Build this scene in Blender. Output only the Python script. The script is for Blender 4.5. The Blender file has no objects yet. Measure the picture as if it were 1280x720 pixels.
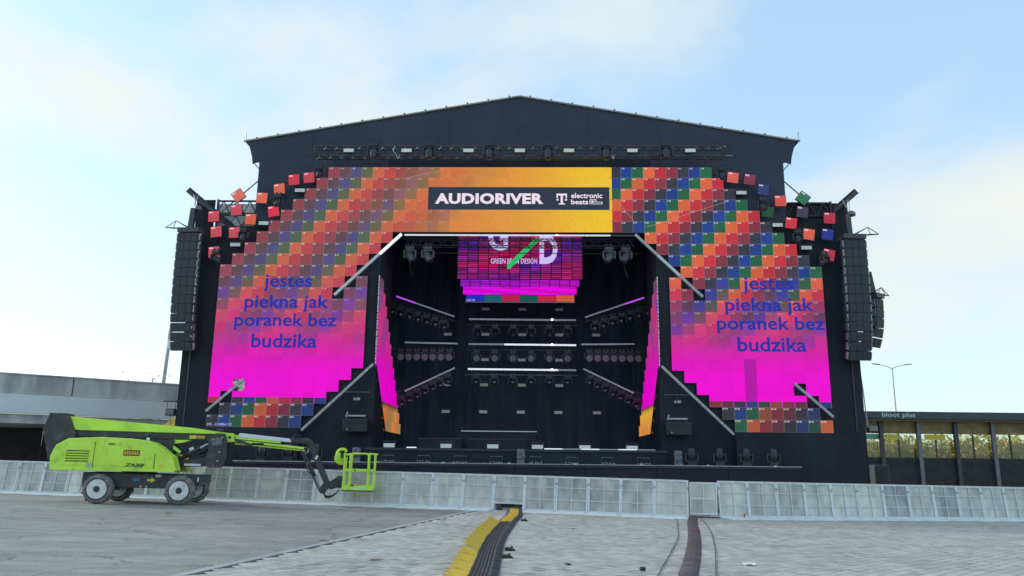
import bpy, math, random
from mathutils import Vector, Matrix, Euler
random.seed(7)
scene = bpy.context.scene
col = scene.collection
R = math.radians
PI = math.pi

# ------------------------------------------------------------------ camera
cam_d = bpy.data.cameras.new('camera')
cam = bpy.data.objects.new('camera', cam_d); col.objects.link(cam)
scene.camera = cam
PITCH, ROLL = 0.2155, 0.0112
F = Vector((0, math.cos(PITCH), math.sin(PITCH)))
U0 = Vector((0, -math.sin(PITCH), math.cos(PITCH)))
R0 = Vector((1, 0, 0))
RX = R0*math.cos(ROLL) + U0*math.sin(ROLL)
UX = U0*math.cos(ROLL) - R0*math.sin(ROLL)
M = Matrix((RX, UX, -F)).transposed().to_4x4()
M.translation = (0, 0, 1.6)
cam.matrix_world = M
cam_d.sensor_width = 36; cam_d.lens = 28.125
cam_d.clip_start = 0.1; cam_d.clip_end = 3000
scene.render.resolution_x = 1024; scene.render.resolution_y = 576

# ------------------------------------------------------------------ world and sun
EXPO = 1.2
CUM = (-0.60, 0.10, 0.17)        # where the cumulus lies
SUN_AZ, SUN_EL = R(-70), R(24)          # azimuth from +Y towards +X; behind the stage, to the left
w = bpy.data.worlds.new('World'); scene.world = w; w.use_nodes = True
nt = w.node_tree; nt.nodes.clear()
def N(t, tree=None):
    return (tree or nt).nodes.new(t)
out = N('ShaderNodeOutputWorld'); bg = N('ShaderNodeBackground')
sky = N('ShaderNodeTexSky'); sky.sky_type = 'NISHITA'; sky.sun_disc = False
sky.sun_elevation = SUN_EL; sky.sun_rotation = SUN_AZ
sky.air_density = 1.0; sky.dust_density = 0.8; sky.ozone_density = 1.0; sky.altitude = 100
L = nt.links.new
tc = N('ShaderNodeTexCoord')
def cloud_layer(scale, rot, loc, nscale, lo, hi, dist, detail=7):
    mp = N('ShaderNodeMapping'); mp.inputs['Scale'].default_value = scale
    mp.inputs['Rotation'].default_value = rot; mp.inputs['Location'].default_value = loc
    n1 = N('ShaderNodeTexNoise'); n1.inputs['Scale'].default_value = nscale; n1.inputs['Detail'].default_value = detail
    n1.inputs['Roughness'].default_value = 0.52; n1.inputs['Distortion'].default_value = dist
    r1 = N('ShaderNodeMapRange'); r1.interpolation_type = 'SMOOTHSTEP'; r1.inputs[1].default_value = lo; r1.inputs[2].default_value = hi
    L(tc.outputs['Generated'], mp.inputs['Vector']); L(mp.outputs['Vector'], n1.inputs['Vector']); L(n1.outputs['Fac'], r1.inputs[0])
    return r1.outputs[0]
def over(below, fac, gain, color):
    g = N('ShaderNodeMath'); g.operation = 'MULTIPLY'; g.inputs[1].default_value = gain; L(fac, g.inputs[0])
    m = N('ShaderNodeMix'); m.data_type = 'RGBA'; L(g.outputs[0], m.inputs[0]); L(below, m.inputs[6]); m.inputs[7].default_value = color+(1,)
    return m.outputs[2]
# thin high veil over the whole sky, wisps, and low cumulus
veil = N('ShaderNodeMix'); veil.data_type = 'RGBA'; veil.inputs[0].default_value = 0.64
L(sky.outputs['Color'], veil.inputs[6]); veil.inputs[7].default_value = (1.45, 2.15, 2.7, 1)
c1 = over(veil.outputs[2], cloud_layer((1.0, 1.0, 2.0), (0.3, 0.5, 0.2), (0.2, 0.3, 0.1), 1.6, 0.46, 0.74, 0.8), 0.7, (2.55, 2.75, 2.62))
c2 = over(c1, cloud_layer((1.0, 1.0, 1.5), (0.0, 0.0, 0.0), CUM, 1.35, 0.54, 0.66, 0.25), 0.8, (2.75, 2.72, 2.42))
mx = N('ShaderNodeMix'); mx.data_type = 'RGBA'; mx.inputs[0].default_value = 0.0; L(c2, mx.inputs[6])
L(mx.outputs[2], bg.inputs['Color']); bg.inputs['Strength'].default_value = 0.15
L(bg.outputs['Background'], out.inputs['Surface'])
sun_d = bpy.data.lights.new('sun', 'SUN'); sun_d.energy = 1.0; sun_d.angle = R(12); sun_d.color = (1, 0.94, 0.84)
sun = bpy.data.objects.new('sun', sun_d); col.objects.link(sun)
sdir = Vector((math.sin(SUN_AZ)*math.cos(SUN_EL), math.cos(SUN_AZ)*math.cos(SUN_EL), math.sin(SUN_EL)))
sun.rotation_euler = sdir.to_track_quat('Z', 'Y').to_euler()
sun.location = sdir*60
vs = scene.view_settings
vs.view_transform = 'Standard'; vs.look = 'None'; vs.gamma = 1; vs.exposure = EXPO; vs.use_curve_mapping = False

# ------------------------------------------------------------------ materials
def lin(c):
    r = []
    for x in c[:3]:
        x = max(0.0, x)/255.0
        r.append(x/12.92 if x <= 0.04045 else ((x+0.055)/1.055)**2.4)
    return tuple(r)
def mat(name, base, rough=0.6, metal=0.0, var=0.15, vscale=6.0, bump=0.0, bscale=40.0, spec=0.5, stretch=(1, 1, 1), dirt=None):
    m = bpy.data.materials.new(name); m.use_nodes = True
    t = m.node_tree; b = t.nodes['Principled BSDF']
    b.inputs['Roughness'].default_value = rough; b.inputs['Metallic'].default_value = metal
    b.inputs['Specular IOR Level'].default_value = spec
    tcn = t.nodes.new('ShaderNodeTexCoord'); mpn = t.nodes.new('ShaderNodeMapping'); mpn.inputs['Scale'].default_value = stretch
    t.links.new(tcn.outputs['Object'], mpn.inputs['Vector'])
    nz = t.nodes.new('ShaderNodeTexNoise'); nz.inputs['Scale'].default_value = vscale; nz.inputs['Detail'].default_value = 6
    t.links.new(mpn.outputs['Vector'], nz.inputs['Vector'])
    rp = t.nodes.new('ShaderNodeValToRGB')
    rp.color_ramp.elements[0].position = 0.3; rp.color_ramp.elements[1].position = 0.7
    rp.color_ramp.elements[0].color = tuple(x*(1-var) for x in base)+(1,)
    rp.color_ramp.elements[1].color = tuple(min(1, x*(1+var)) for x in base)+(1,)
    t.links.new(nz.outputs['Fac'], rp.inputs['Fac'])
    src = rp.outputs['Color']
    if dirt:
        dcol, dscale, lo, hi = dirt
        n2 = t.nodes.new('ShaderNodeTexNoise'); n2.inputs['Scale'].default_value = dscale; n2.inputs['Detail'].default_value = 5
        t.links.new(mpn.outputs['Vector'], n2.inputs['Vector'])
        mr = t.nodes.new('ShaderNodeMapRange'); mr.inputs[1].default_value = lo; mr.inputs[2].default_value = hi
        t.links.new(n2.outputs['Fac'], mr.inputs[0])
        mm = t.nodes.new('ShaderNodeMix'); mm.data_type = 'RGBA'
        t.links.new(mr.outputs[0], mm.inputs[0]); t.links.new(src, mm.inputs[6]); mm.inputs[7].default_value = tuple(dcol)+(1,)
        src = mm.outputs[2]
    t.links.new(src, b.inputs['Base Color'])
    if bump > 0:
        nb = t.nodes.new('ShaderNodeTexNoise'); nb.inputs['Scale'].default_value = bscale; nb.inputs['Detail'].default_value = 4
        t.links.new(mpn.outputs['Vector'], nb.inputs['Vector'])
        bp = t.nodes.new('ShaderNodeBump'); bp.inputs['Strength'].default_value = bump; bp.inputs['Distance'].default_value = 0.22 if name in ('roof_cloth', 'black_cloth') else 0.05
        t.links.new(nb.outputs['Fac'], bp.inputs['Height']); t.links.new(bp.outputs['Normal'], b.inputs['Normal'])
    return m

def mat_emit(name, color=None, strength=1.0, attr=False, base=(0.007, 0.007, 0.008), rough=0.55):
    m = bpy.data.materials.new(name); m.use_nodes = True
    t = m.node_tree; b = t.nodes['Principled BSDF']
    b.inputs['Base Color'].default_value = base+(1,); b.inputs['Roughness'].default_value = rough
    b.inputs['Specular IOR Level'].default_value = 0.12
    b.inputs['Emission Strength'].default_value = strength/2**EXPO   # screens are set against the exposure
    if attr:
        a = t.nodes.new('ShaderNodeAttribute'); a.attribute_name = 'Col'
        nz = t.nodes.new('ShaderNodeTexNoise'); nz.inputs['Scale'].default_value = 7; nz.inputs['Detail'].default_value = 9; nz.inputs['Roughness'].default_value = 0.75
        g = t.nodes.new('ShaderNodeNewGeometry'); t.links.new(g.outputs['Position'], nz.inputs['Vector'])
        mr = t.nodes.new('ShaderNodeMapRange'); mr.inputs[1].default_value = 0.25; mr.inputs[2].default_value = 0.75
        mr.inputs[3].default_value = 0.86; mr.inputs[4].default_value = 1.09
        t.links.new(nz.outputs['Fac'], mr.inputs[0])
        mm = t.nodes.new('ShaderNodeVectorMath'); mm.operation = 'SCALE'
        t.links.new(a.outputs['Color'], mm.inputs[0]); t.links.new(mr.outputs[0], mm.inputs['Scale'])
        t.links.new(mm.outputs[0], b.inputs['Emission Color'])
    else:
        b.inputs['Emission Color'].default_value = tuple(color)+(1,)
    return m

MT = {}
MT['cloth'] = mat('black_cloth', (0.019, 0.023, 0.034), 0.75, 0, 0.3, 0.7, 0.8, 1.5, 0.3, (1, 1, 0.35))
MT['gable'] = mat('roof_cloth', (0.029, 0.036, 0.064), 0.6, 0, 0.22, 0.5, 0.8, 1.0, 0.4, (1, 1, 0.55))
MT['drape'] = mat('stage_drape', (0.055, 0.080, 0.125), 0.9, 0, 0.3, 1.5, 0.6, 3.0, 0.2, (1.5, 1.5, 0.2))
MT['deck'] = mat('stage_deck', (0.028, 0.033, 0.045), 0.6, 0, 0.2, 3)
MT['blackmetal'] = mat('black_metal', (0.026, 0.029, 0.036), 0.42, 0.0, 0.25, 9, 0.1, 60)
MT['greyhead'] = mat('grey_fixture', (0.10, 0.11, 0.13), 0.45, 0.0, 0.2, 9)
MT['alu'] = mat('aluminium', (0.55, 0.57, 0.59), 0.35, 0.85, 0.15, 14)
MT['trim'] = mat('edge_webbing', (0.34, 0.31, 0.27), 0.7)
MT['dullalu'] = mat('dull_steel', (0.17, 0.18, 0.20), 0.5, 0.6, 0.2, 10)
MT['steel'] = mat('painted_steel', (0.07, 0.07, 0.08), 0.5, 0.3, 0.25, 6)
MT['tube'] = mat('milky_tube', (0.62, 0.66, 0.68), 0.4, 0, 0.08, 5)
MT['strobe'] = mat('strobe_glass', (0.78, 0.80, 0.70), 0.3, 0, 0.06, 20)
MT['lens'] = mat('lens_glass', (0.03, 0.035, 0.045), 0.06, 0.0, 0.1, 4, 0, 1, 1.0)
MT['washlens'] = mat('frosted_lens', (0.17, 0.18, 0.19), 0.35, 0.0, 0.25, 30, 0.4, 60)
MT['led'] = mat_emit('led_screen', attr=True, strength=0.88)
MT['blue_text'] = mat_emit('screen_blue', lin((34, 48, 160)))
MT['white_text'] = mat_emit('screen_white', lin((238, 222, 238)))
MT['screen_dark'] = mat_emit('screen_dark', lin((44, 54, 70)))
MT['screen_green'] = mat_emit('screen_green', lin((40, 190, 100)))
MT['lilac_text'] = mat_emit('screen_lilac', lin((205, 190, 245)))
MT['pixel_white'] = mat_emit('lit_tube_white', lin((225, 232, 245)), 0.85, base=(0.6, 0.6, 0.6))
MT['pixel_dim'] = mat_emit('dim_tube', lin((100, 106, 122)), 0.7, base=(0.3, 0.3, 0.3))
MT['pixel_violet'] = mat_emit('lit_tube_violet', lin((190, 80, 240)), 1.0)
MT['spark'] = mat_emit('lit_point', (1.0, 0.75, 0.8), 5.0)
MT['green'] = mat('lime_paint', (0.56, 0.88, 0.075), 0.36, 0, 0.10, 1.6, 0.03, 3, 0.5, (1, 1, 1), ((0.26, 0.36, 0.10), 2.6, 0.55, 0.85))
MT['liftblack'] = mat('lift_black_paint', (0.036, 0.038, 0.043), 0.45, 0, 0.25, 5, 0.05, 30, 0.5, (1, 1, 1), ((0.13, 0.125, 0.12), 3.0, 0.55, 0.8))
MT['rubber'] = mat('tyre_rubber', (0.185, 0.178, 0.165), 0.8, 0, 0.3, 12, 0.4, 40, 0.3, (1, 1, 1), ((0.32, 0.29, 0.26), 5, 0.5, 0.75))
MT['rim'] = mat('wheel_rim', (0.66, 0.68, 0.67), 0.5, 0.1, 0.15, 7, 0, 1, 0.4, (1, 1, 1), ((0.28, 0.25, 0.22), 4, 0.55, 0.8))
MT['whitepaint'] = mat('white_paint', (0.72, 0.75, 0.77), 0.4, 0, 0.1, 5)
MT['yellow'] = mat('yellow_plastic', (0.74, 0.50, 0.05), 0.5, 0, 0.12, 5, 0.1, 20, 0.4, (1, 1, 1), ((0.25, 0.17, 0.05), 6, 0.56, 0.78))
MT['ramprubber'] = mat('ramp_rubber', (0.10, 0.10, 0.108), 0.75, 0, 0.25, 8, 0.25, 30, 0.3, (1, 1, 1), ((0.20, 0.19, 0.18), 3, 0.52, 0.8))
MT['cable'] = mat('cable_rubber', (0.022, 0.022, 0.022), 0.55, 0, 0.3, 4)
MT['mat'] = mat('rubber_mat', (0.085, 0.070, 0.072), 0.75, 0, 0.2, 3, 0.2, 30, 0.3, (1, 1, 1), ((0.16, 0.14, 0.14), 2, 0.5, 0.8))
MT['paper'] = mat('paper', (0.75, 0.78, 0.76), 0.8)
MT['leafbrown'] = mat('dry_leaf', (0.20, 0.09, 0.04), 0.8)
MT['decal_blue'] = mat('decal_blue', (0.02, 0.16, 0.42), 0.5)
MT['decal_yellow'] = mat('decal_yellow', (0.75, 0.62, 0.06), 0.5)
MT['decal_black'] = mat('decal_black', (0.01, 0.012, 0.01), 0.5)
MT['decal_orange'] = mat('decal_orange', (0.75, 0.36, 0.04), 0.5)
MT['red'] = mat('red_paint', (0.55, 0.03, 0.03), 0.5)
MT['concrete'] = mat('weathered_concrete', (0.60, 0.61, 0.59), 0.85, 0, 0.25, 1.2, 0.3, 8, 0.3, (1, 1, 0.25), ((0.20, 0.20, 0.19), 0.8, 0.5, 0.78))
MT['whiteband'] = mat('white_band', (0.78, 0.82, 0.84), 0.6, 0, 0.06, 1, 0, 1)
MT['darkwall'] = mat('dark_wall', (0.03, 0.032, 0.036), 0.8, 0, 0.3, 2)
MT['soffit'] = mat('soffit_panel', (0.30, 0.23, 0.11), 0.7, 0, 0.3, 1.5)
MT['fascia'] = mat('dark_fascia', (0.03, 0.04, 0.055), 0.4, 0, 0.2, 2)
MT['signtext'] = mat('sign_letters', (0.5, 0.56, 0.62), 0.5)
MT['bark'] = mat('bark', (0.10, 0.075, 0.05), 0.9, 0, 0.3, 12, 0.5, 20)
MT['yellowleaf'] = mat('leaf_tinted_sunlit', (0.66, 0.54, 0.07), 0.6, 0, 0.35, 2.5)  # sunlight put into the yellow leaf colour, as the bushes stand in shade
MT['greenleaf'] = mat('leaf', (0.10, 0.14, 0.04), 0.6, 0, 0.35, 2.5)
MT['netting'] = mat('grey_netting', (0.72, 0.76, 0.78), 0.8, 0, 0.2, 3)
MT['lightsteel'] = mat('galvanised', (0.40, 0.41, 0.42), 0.5, 0.5, 0.2, 6)
MT['ghost'] = mat_emit('screen_grey', attr=True, strength=1.0)
def make_attr_mat(name, rough, bump, bscale, var):
    m = bpy.data.materials.new(name); m.use_nodes = True
    t = m.node_tree; b = t.nodes['Principled BSDF']; b.inputs['Roughness'].default_value = rough
    b.inputs['Specular IOR Level'].default_value = 0.3
    a = t.nodes.new('ShaderNodeAttribute'); a.attribute_name = 'Col'
    g = t.nodes.new('ShaderNodeNewGeometry')
    nz = t.nodes.new('ShaderNodeTexNoise'); nz.inputs['Scale'].default_value = 0.55; nz.inputs['Detail'].default_value = 8; nz.inputs['Roughness'].default_value = 0.65
    t.links.new(g.outputs['Position'], nz.inputs['Vector'])
    mr = t.nodes.new('ShaderNodeMapRange'); mr.inputs[1].default_value = 0.3; mr.inputs[2].default_value = 0.7
    mr.inputs[3].default_value = 1-var; mr.inputs[4].default_value = 1+var
    t.links.new(nz.outputs['Fac'], mr.inputs[0])
    mm = t.nodes.new('ShaderNodeVectorMath'); mm.operation = 'SCALE'
    t.links.new(a.outputs['Color'], mm.inputs[0]); t.links.new(mr.outputs[0], mm.inputs['Scale'])
    t.links.new(mm.outputs[0], b.inputs['Base Color'])
    n2 = t.nodes.new('ShaderNodeTexNoise'); n2.inputs['Scale'].default_value = bscale; n2.inputs['Detail'].default_value = 5
    t.links.new(g.outputs['Position'], n2.inputs['Vector'])
    bp = t.nodes.new('ShaderNodeBump'); bp.inputs['Strength'].default_value = bump; bp.inputs['Distance'].default_value = 0.02
    t.links.new(n2.outputs['Fac'], bp.inputs['Height']); t.links.new(bp.outputs['Normal'], b.inputs['Normal'])
    return m
MT['paver'] = make_attr_mat('paver_concrete', 0.8, 0.35, 60, 0.16)

def make_asphalt():
    m = bpy.data.materials.new('asphalt'); m.use_nodes = True
    t = m.node_tree; b = t.nodes['Principled BSDF']; b.inputs['Roughness'].default_value = 0.85
    b.inputs['Specular IOR Level'].default_value = 0.3
    g = t.nodes.new('ShaderNodeNewGeometry')
    def noise(s, d, rg=0.6):
        n = t.nodes.new('ShaderNodeTexNoise'); n.inputs['Scale'].default_value = s; n.inputs['Detail'].default_value = d
        n.inputs['Roughness'].default_value = rg
        t.links.new(g.outputs['Position'], n.inputs['Vector']); return n
    def ramp(n, p0, p1, c0, c1):
        r = t.nodes.new('ShaderNodeValToRGB'); r.color_ramp.elements[0].position = p0; r.color_ramp.elements[1].position = p1
        r.color_ramp.elements[0].color = c0+(1,); r.color_ramp.elements[1].color = c1+(1,)
        t.links.new(n.outputs['Fac'], r.inputs['Fac']); return r
    big = ramp(noise(0.22, 6), 0.33, 0.68, (0.240, 0.239, 0.220), (0.335, 0.333, 0.308))
    fine = ramp(noise(55, 4, 0.75), 0.32, 0.68, (0.42, 0.42, 0.42), (1.5, 1.5, 1.5))
    mid = ramp(noise(3.0, 6), 0.35, 0.7, (0.86, 0.86, 0.86), (1.1, 1.1, 1.1))
    m1 = t.nodes.new('ShaderNodeMix'); m1.data_type = 'RGBA'; m1.blend_type = 'MULTIPLY'; m1.inputs[0].default_value = 1
    m2 = t.nodes.new('ShaderNodeMix'); m2.data_type = 'RGBA'; m2.blend_type = 'MULTIPLY'; m2.inputs[0].default_value = 1
    t.links.new(big.outputs[0], m1.inputs[6]); t.links.new(fine.outputs[0], m1.inputs[7])
    t.links.new(m1.outputs[2], m2.inputs[6]); t.links.new(mid.outputs[0], m2.inputs[7])
    # cracks with a course of their own
    vo = t.nodes.new('ShaderNodeTexVoronoi'); vo.feature = 'DISTANCE_TO_EDGE'; vo.inputs['Scale'].default_value = 0.28
    dn = noise(1.1, 4); vm = t.nodes.new('ShaderNodeVectorMath'); vm.operation = 'MULTIPLY_ADD'
    vm.inputs[1].default_value = (1.4, 1.4, 1.4)
    t.links.new(dn.outputs['Color'], vm.inputs[0]); t.links.new(g.outputs['Position'], vm.inputs[2])
    t.links.new(vm.outputs[0], vo.inputs['Vector'])
    cr = t.nodes.new('ShaderNodeMapRange'); cr.inputs[1].default_value = 0.0; cr.inputs[2].default_value = 0.012
    cr.inputs[3].default_value = 0.45; cr.inputs[4].default_value = 1.0
    t.links.new(vo.outputs['Distance'], cr.inputs[0])
    stm = t.nodes.new('ShaderNodeMapping'); stm.inputs['Scale'].default_value = (0.35, 1.1, 1); stm.inputs['Rotation'].default_value = (0, 0, 0.22)
    t.links.new(g.outputs['Position'], stm.inputs['Vector'])
    sn = t.nodes.new('ShaderNodeTexNoise'); sn.inputs['Scale'].default_value = 1.3; sn.inputs['Detail'].default_value = 6; t.links.new(stm.outputs['Vector'], sn.inputs['Vector'])
    streak = ramp(sn, 0.34, 0.64, (0.86, 0.86, 0.87), (1.08, 1.08, 1.07))
    oil = ramp(noise(0.9, 3), 0.66, 0.74, (1, 1, 1), (0.66, 0.66, 0.67))
    m4 = t.nodes.new('ShaderNodeMix'); m4.data_type = 'RGBA'; m4.blend_type = 'MULTIPLY'; m4.inputs[0].default_value = 1
    m5 = t.nodes.new('ShaderNodeMix'); m5.data_type = 'RGBA'; m5.blend_type = 'MULTIPLY'; m5.inputs[0].default_value = 1
    t.links.new(m2.outputs[2], m4.inputs[6]); t.links.new(streak.outputs[0], m4.inputs[7])
    t.links.new(m4.outputs[2], m5.inputs[6]); t.links.new(oil.outputs[0], m5.inputs[7]); m2 = m5
    m3 = t.nodes.new('ShaderNodeVectorMath'); m3.operation = 'SCALE'
    t.links.new(m2.outputs[2], m3.inputs[0]); t.links.new(cr.outputs[0], m3.inputs['Scale'])
    t.links.new(m3.outputs[0], b.inputs['Base Color'])
    bp = t.nodes.new('ShaderNodeBump'); bp.inputs['Strength'].default_value = 0.5; bp.inputs['Distance'].default_value = 0.01
    t.links.new(noise(90, 3).outputs['Fac'], bp.inputs['Height']); t.links.new(bp.outputs['Normal'], b.inputs['Normal'])
    return m
MT['asphalt'] = make_asphalt()

def make_sheet():
    # perforated aluminium sheet: holes let a share of the light through, smudged
    m = bpy.data.materials.new('perforated_sheet'); m.use_nodes = True
    t = m.node_tree; b = t.nodes['Principled BSDF']; o = t.nodes['Material Output']
    b.inputs['Metallic'].default_value = 0.35; b.inputs['Roughness'].default_value = 0.5
    oi = t.nodes.new('ShaderNodeObjectInfo'); g = t.nodes.new('ShaderNodeNewGeometry')
    nz = t.nodes.new('ShaderNodeTexNoise'); nz.inputs['Scale'].default_value = 2.6; nz.inputs['Detail'].default_value = 7
    mp_ = t.nodes.new('ShaderNodeMapping'); mp_.inputs['Scale'].default_value = (1, 1, 0.5)
    t.links.new(g.outputs['Position'], mp_.inputs['Vector']); t.links.new(mp_.outputs['Vector'], nz.inputs['Vector'])
    ad = t.nodes.new('ShaderNodeMath'); ad.operation = 'MULTIPLY_ADD'; ad.inputs[1].default_value = 0.42
    t.links.new(oi.outputs['Random'], ad.inputs[0]); t.links.new(nz.outputs['Fac'], ad.inputs[2])
    rp = t.nodes.new('ShaderNodeValToRGB')
    rp.color_ramp.elements[0].position = 0.38; rp.color_ramp.elements[0].color = (0.30, 0.31, 0.31, 1)
    rp.color_ramp.elements[1].position = 1.0; rp.color_ramp.elements[1].color = (0.78, 0.77, 0.70, 1)
    t.links.new(ad.outputs[0], rp.inputs['Fac']); t.links.new(rp.outputs['Color'], b.inputs['Base Color'])
    tr = t.nodes.new('ShaderNodeBsdfTransparent'); ms = t.nodes.new('ShaderNodeMixShader'); ms.inputs[0].default_value = 0.18
    t.links.new(b.outputs[0], ms.inputs[1]); t.links.new(tr.outputs[0], ms.inputs[2]); t.links.new(ms.outputs[0], o.inputs['Surface'])
    return m
MT['sheet'] = make_sheet()
def make_glass():
    m = bpy.data.materials.new('window_glass'); m.use_nodes = True
    t = m.node_tree; o = t.nodes['Material Output']; t.nodes.remove(t.nodes['Principled BSDF'])
    gl = t.nodes.new('ShaderNodeBsdfGlossy'); gl.inputs['Roughness'].default_value = 0.03
    tr = t.nodes.new('ShaderNodeBsdfTransparent'); tr.inputs['Color'].default_value = (0.85, 0.9, 0.85, 1)
    ms = t.nodes.new('ShaderNodeMixShader'); fr = t.nodes.new('ShaderNodeFresnel'); fr.inputs['IOR'].default_value = 1.5
    t.links.new(fr.outputs[0], ms.inputs[0]); t.links.new(tr.outputs[0], ms.inputs[1]); t.links.new(gl.outputs[0], ms.inputs[2])
    t.links.new(ms.outputs[0], o.inputs['Surface'])
    return m
MT['glass'] = make_glass()

# ------------------------------------------------------------------ mesh helpers
class MB:
    def __init__(s):
        s.v = []; s.f = []; s.c = {}
    def face(s, pts, c=None):
        i = len(s.v); s.v += [tuple(p) for p in pts]; s.f.append(tuple(range(i, i+len(pts))))
        if c is not None: s.c[len(s.f)-1] = c
        return s
    def hexa(s, p):          # 8 points: bottom ring 0-3 ccw seen from above, top ring 4-7
        i = len(s.v); s.v += [tuple(q) for q in p]
        for q in ((3, 2, 1, 0), (4, 5, 6, 7), (0, 1, 5, 4), (1, 2, 6, 5), (2, 3, 7, 6), (3, 0, 4, 7)):
            s.f.append(tuple(i+k for k in q))
        return s
    def box(s, x0, x1, y0, y1, z0, z1):
        return s.hexa([(x0, y0, z0), (x1, y0, z0), (x1, y1, z0), (x0, y1, z0), (x0, y0, z1), (x1, y0, z1), (x1, y1, z1), (x0, y1, z1)])
    def obox(s, c, size, rot):   # centre, size, rotation (Euler tuple or Matrix)
        m = rot if isinstance(rot, Matrix) else Euler(rot).to_matrix()
        hx, hy, hz = (q/2 for q in size); c = Vector(c)
        return s.hexa([c + m @ Vector(q) for q in ((-hx, -hy, -hz), (hx, -hy, -hz), (hx, hy, -hz), (-hx, hy, -hz), (-hx, -hy, hz), (hx, -hy, hz), (hx, hy, hz), (-hx, hy, hz))])
    def tube(s, p, q, r, n=6, r2=None, cap=True):
        p = Vector(p); q = Vector(q); d = (q-p)
        if d.length < 1e-6: return s
        d.normalize(); a = d.orthogonal().normalized(); b = d.cross(a); r2 = r if r2 is None else r2
        i = len(s.v)
        for c, rr in ((p, r), (q, r2)):
            for k in range(n):
                t = 2*PI*k/n; s.v.append(tuple(c + (a*math.cos(t)+b*math.sin(t))*rr))
        for k in range(n):
            s.f.append((i+k, i+(k+1) % n, i+n+(k+1) % n, i+n+k))
        if cap:
            s.f.append(tuple(i+k for k in reversed(range(n)))); s.f.append(tuple(i+n+k for k in range(n)))
        return s
    def path(s, pts, r, n=6):
        pts = [Vector(p) for p in pts]; i0 = len(s.v); m = len(pts)
        up = Vector((0, 0, 1))
        for j, p in enumerate(pts):
            d = (pts[min(j+1, m-1)]-pts[max(j-1, 0)]).normalized()
            a = d.cross(up)
            if a.length < 1e-3: a = d.cross(Vector((0, 1, 0)))
            a.normalize(); b = a.cross(d)
            for k in range(n):
                t = 2*PI*k/n; s.v.append(tuple(p+(a*math.cos(t)+b*math.sin(t))*r))
        for j in range(m-1):
            for k in range(n):
                s.f.append((i0+j*n+k, i0+j*n+(k+1) % n, i0+(j+1)*n+(k+1) % n, i0+(j+1)*n+k))
        s.f.append(tuple(i0+k for k in reversed(range(n)))); s.f.append(tuple(i0+(m-1)*n+k for k in range(n)))
        return s
    def lathe(s, prof, n, c, axis, cap=True):     # prof: (radius, distance along axis)
        c = Vector(c); d = Vector(axis).normalized(); a = d.orthogonal().normalized(); b = d.cross(a)
        i = len(s.v)
        for rr, h in prof:
            for k in range(n):
                t = 2*PI*k/n; s.v.append(tuple(c + d*h + (a*math.cos(t)+b*math.sin(t))*max(rr, 1e-4)))
        for j in range(len(prof)-1):
            for k in range(n):
                s.f.append((i+j*n+k, i+j*n+(k+1) % n, i+(j+1)*n+(k+1) % n, i+(j+1)*n+k))
        if not cap: return s
        s.f.append(tuple(i+k for k in reversed(range(n)))); e = i+(len(prof)-1)*n; s.f.append(tuple(e+k for k in range(n)))
        return s
    def prism(s, poly, y0, y1):          # poly in (x, z); extruded along y
        i = len(s.v); n = len(poly)
        area = sum(poly[k][0]*poly[(k+1) % n][1]-poly[(k+1) % n][0]*poly[k][1] for k in range(n))
        if area < 0: poly = list(reversed(poly))
        s.v += [(x, y0, z) for x, z in poly] + [(x, y1, z) for x, z in poly]
        s.f.append(tuple(i+k for k in range(n))); s.f.append(tuple(i+n+k for k in reversed(range(n))))
        for k in range(n):
            s.f.append((i+(k+1) % n, i+k, i+n+k, i+n+(k+1) % n))
        return s
    def mesh(s, name, m, smooth=False):
        me = bpy.data.meshes.new(name); me.from_pydata(s.v, [], s.f); me.update()
        if s.c:
            ca = me.color_attributes.new('Col', 'FLOAT_COLOR', 'CORNER')
            for p in me.polygons:
                c = s.c.get(p.index, (0.01, 0.01, 0.012))
                for q, li in enumerate(p.loop_indices):
                    cc = c[q] if isinstance(c[0], tuple) else c
                    ca.data[li].color = (cc[0], cc[1], cc[2], 1)
        me.materials.append(m)
        if smooth:
            for p in me.polygons: p.use_smooth = True
        return me
    def build(s, name, m, parent=None, smooth=False, bevel=0, angle=None):
        o = bpy.data.objects.new(name, s.mesh(name, MT[m] if isinstance(m, str) else m, smooth)); col.objects.link(o)
        if parent is not None: o.parent = parent
        if bevel:
            b = o.modifiers.new('bevel', 'BEVEL'); b.width = bevel; b.segments = 2; b.limit_method = 'ANGLE'; b.angle_limit = R(40)
        if smooth and angle is None: angle = 40
        if smooth:
            try: o.data.set_sharp_from_angle(angle=R(angle))
            except Exception: pass
        return o
def link_mesh(name, me, parent=None):
    o = bpy.data.objects.new(name, me); col.objects.link(o)
    if parent is not None: o.parent = parent
    return o
def tag(o, label=None, cat=None, group=None, kind=None):
    if label: o['label'] = label
    if cat: o['category'] = cat
    if group: o['group'] = group
    if kind: o['kind'] = kind
    return o
def thing(name, label, cat, loc=(0, 0, 0), rot=(0, 0, 0), group=None):
    o = bpy.data.objects.new(name, None); col.objects.link(o); o.empty_display_size = 0.2
    o.location = loc; o.rotation_euler = rot if isinstance(rot, tuple) else (0, 0, rot)
    return tag(o, label, cat, group)
def kids(o): return [c for c in col.objects if c.parent == o]
TREE = {}
def copy_thing(root, loc, rot, label, group=None):
    r = root.copy(); col.objects.link(r); r.location = loc; r.rotation_euler = rot if isinstance(rot, tuple) else (0, 0, rot)
    r['label'] = label
    if group: r['group'] = group
    if root not in TREE: TREE[root] = [(c, kids(c)) for c in kids(root)]
    for c, gs in TREE[root]:
        c2 = c.copy(); col.objects.link(c2); c2.parent = r
        for g in gs:
            g2 = g.copy(); col.objects.link(g2); g2.parent = c2
    return r
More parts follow.
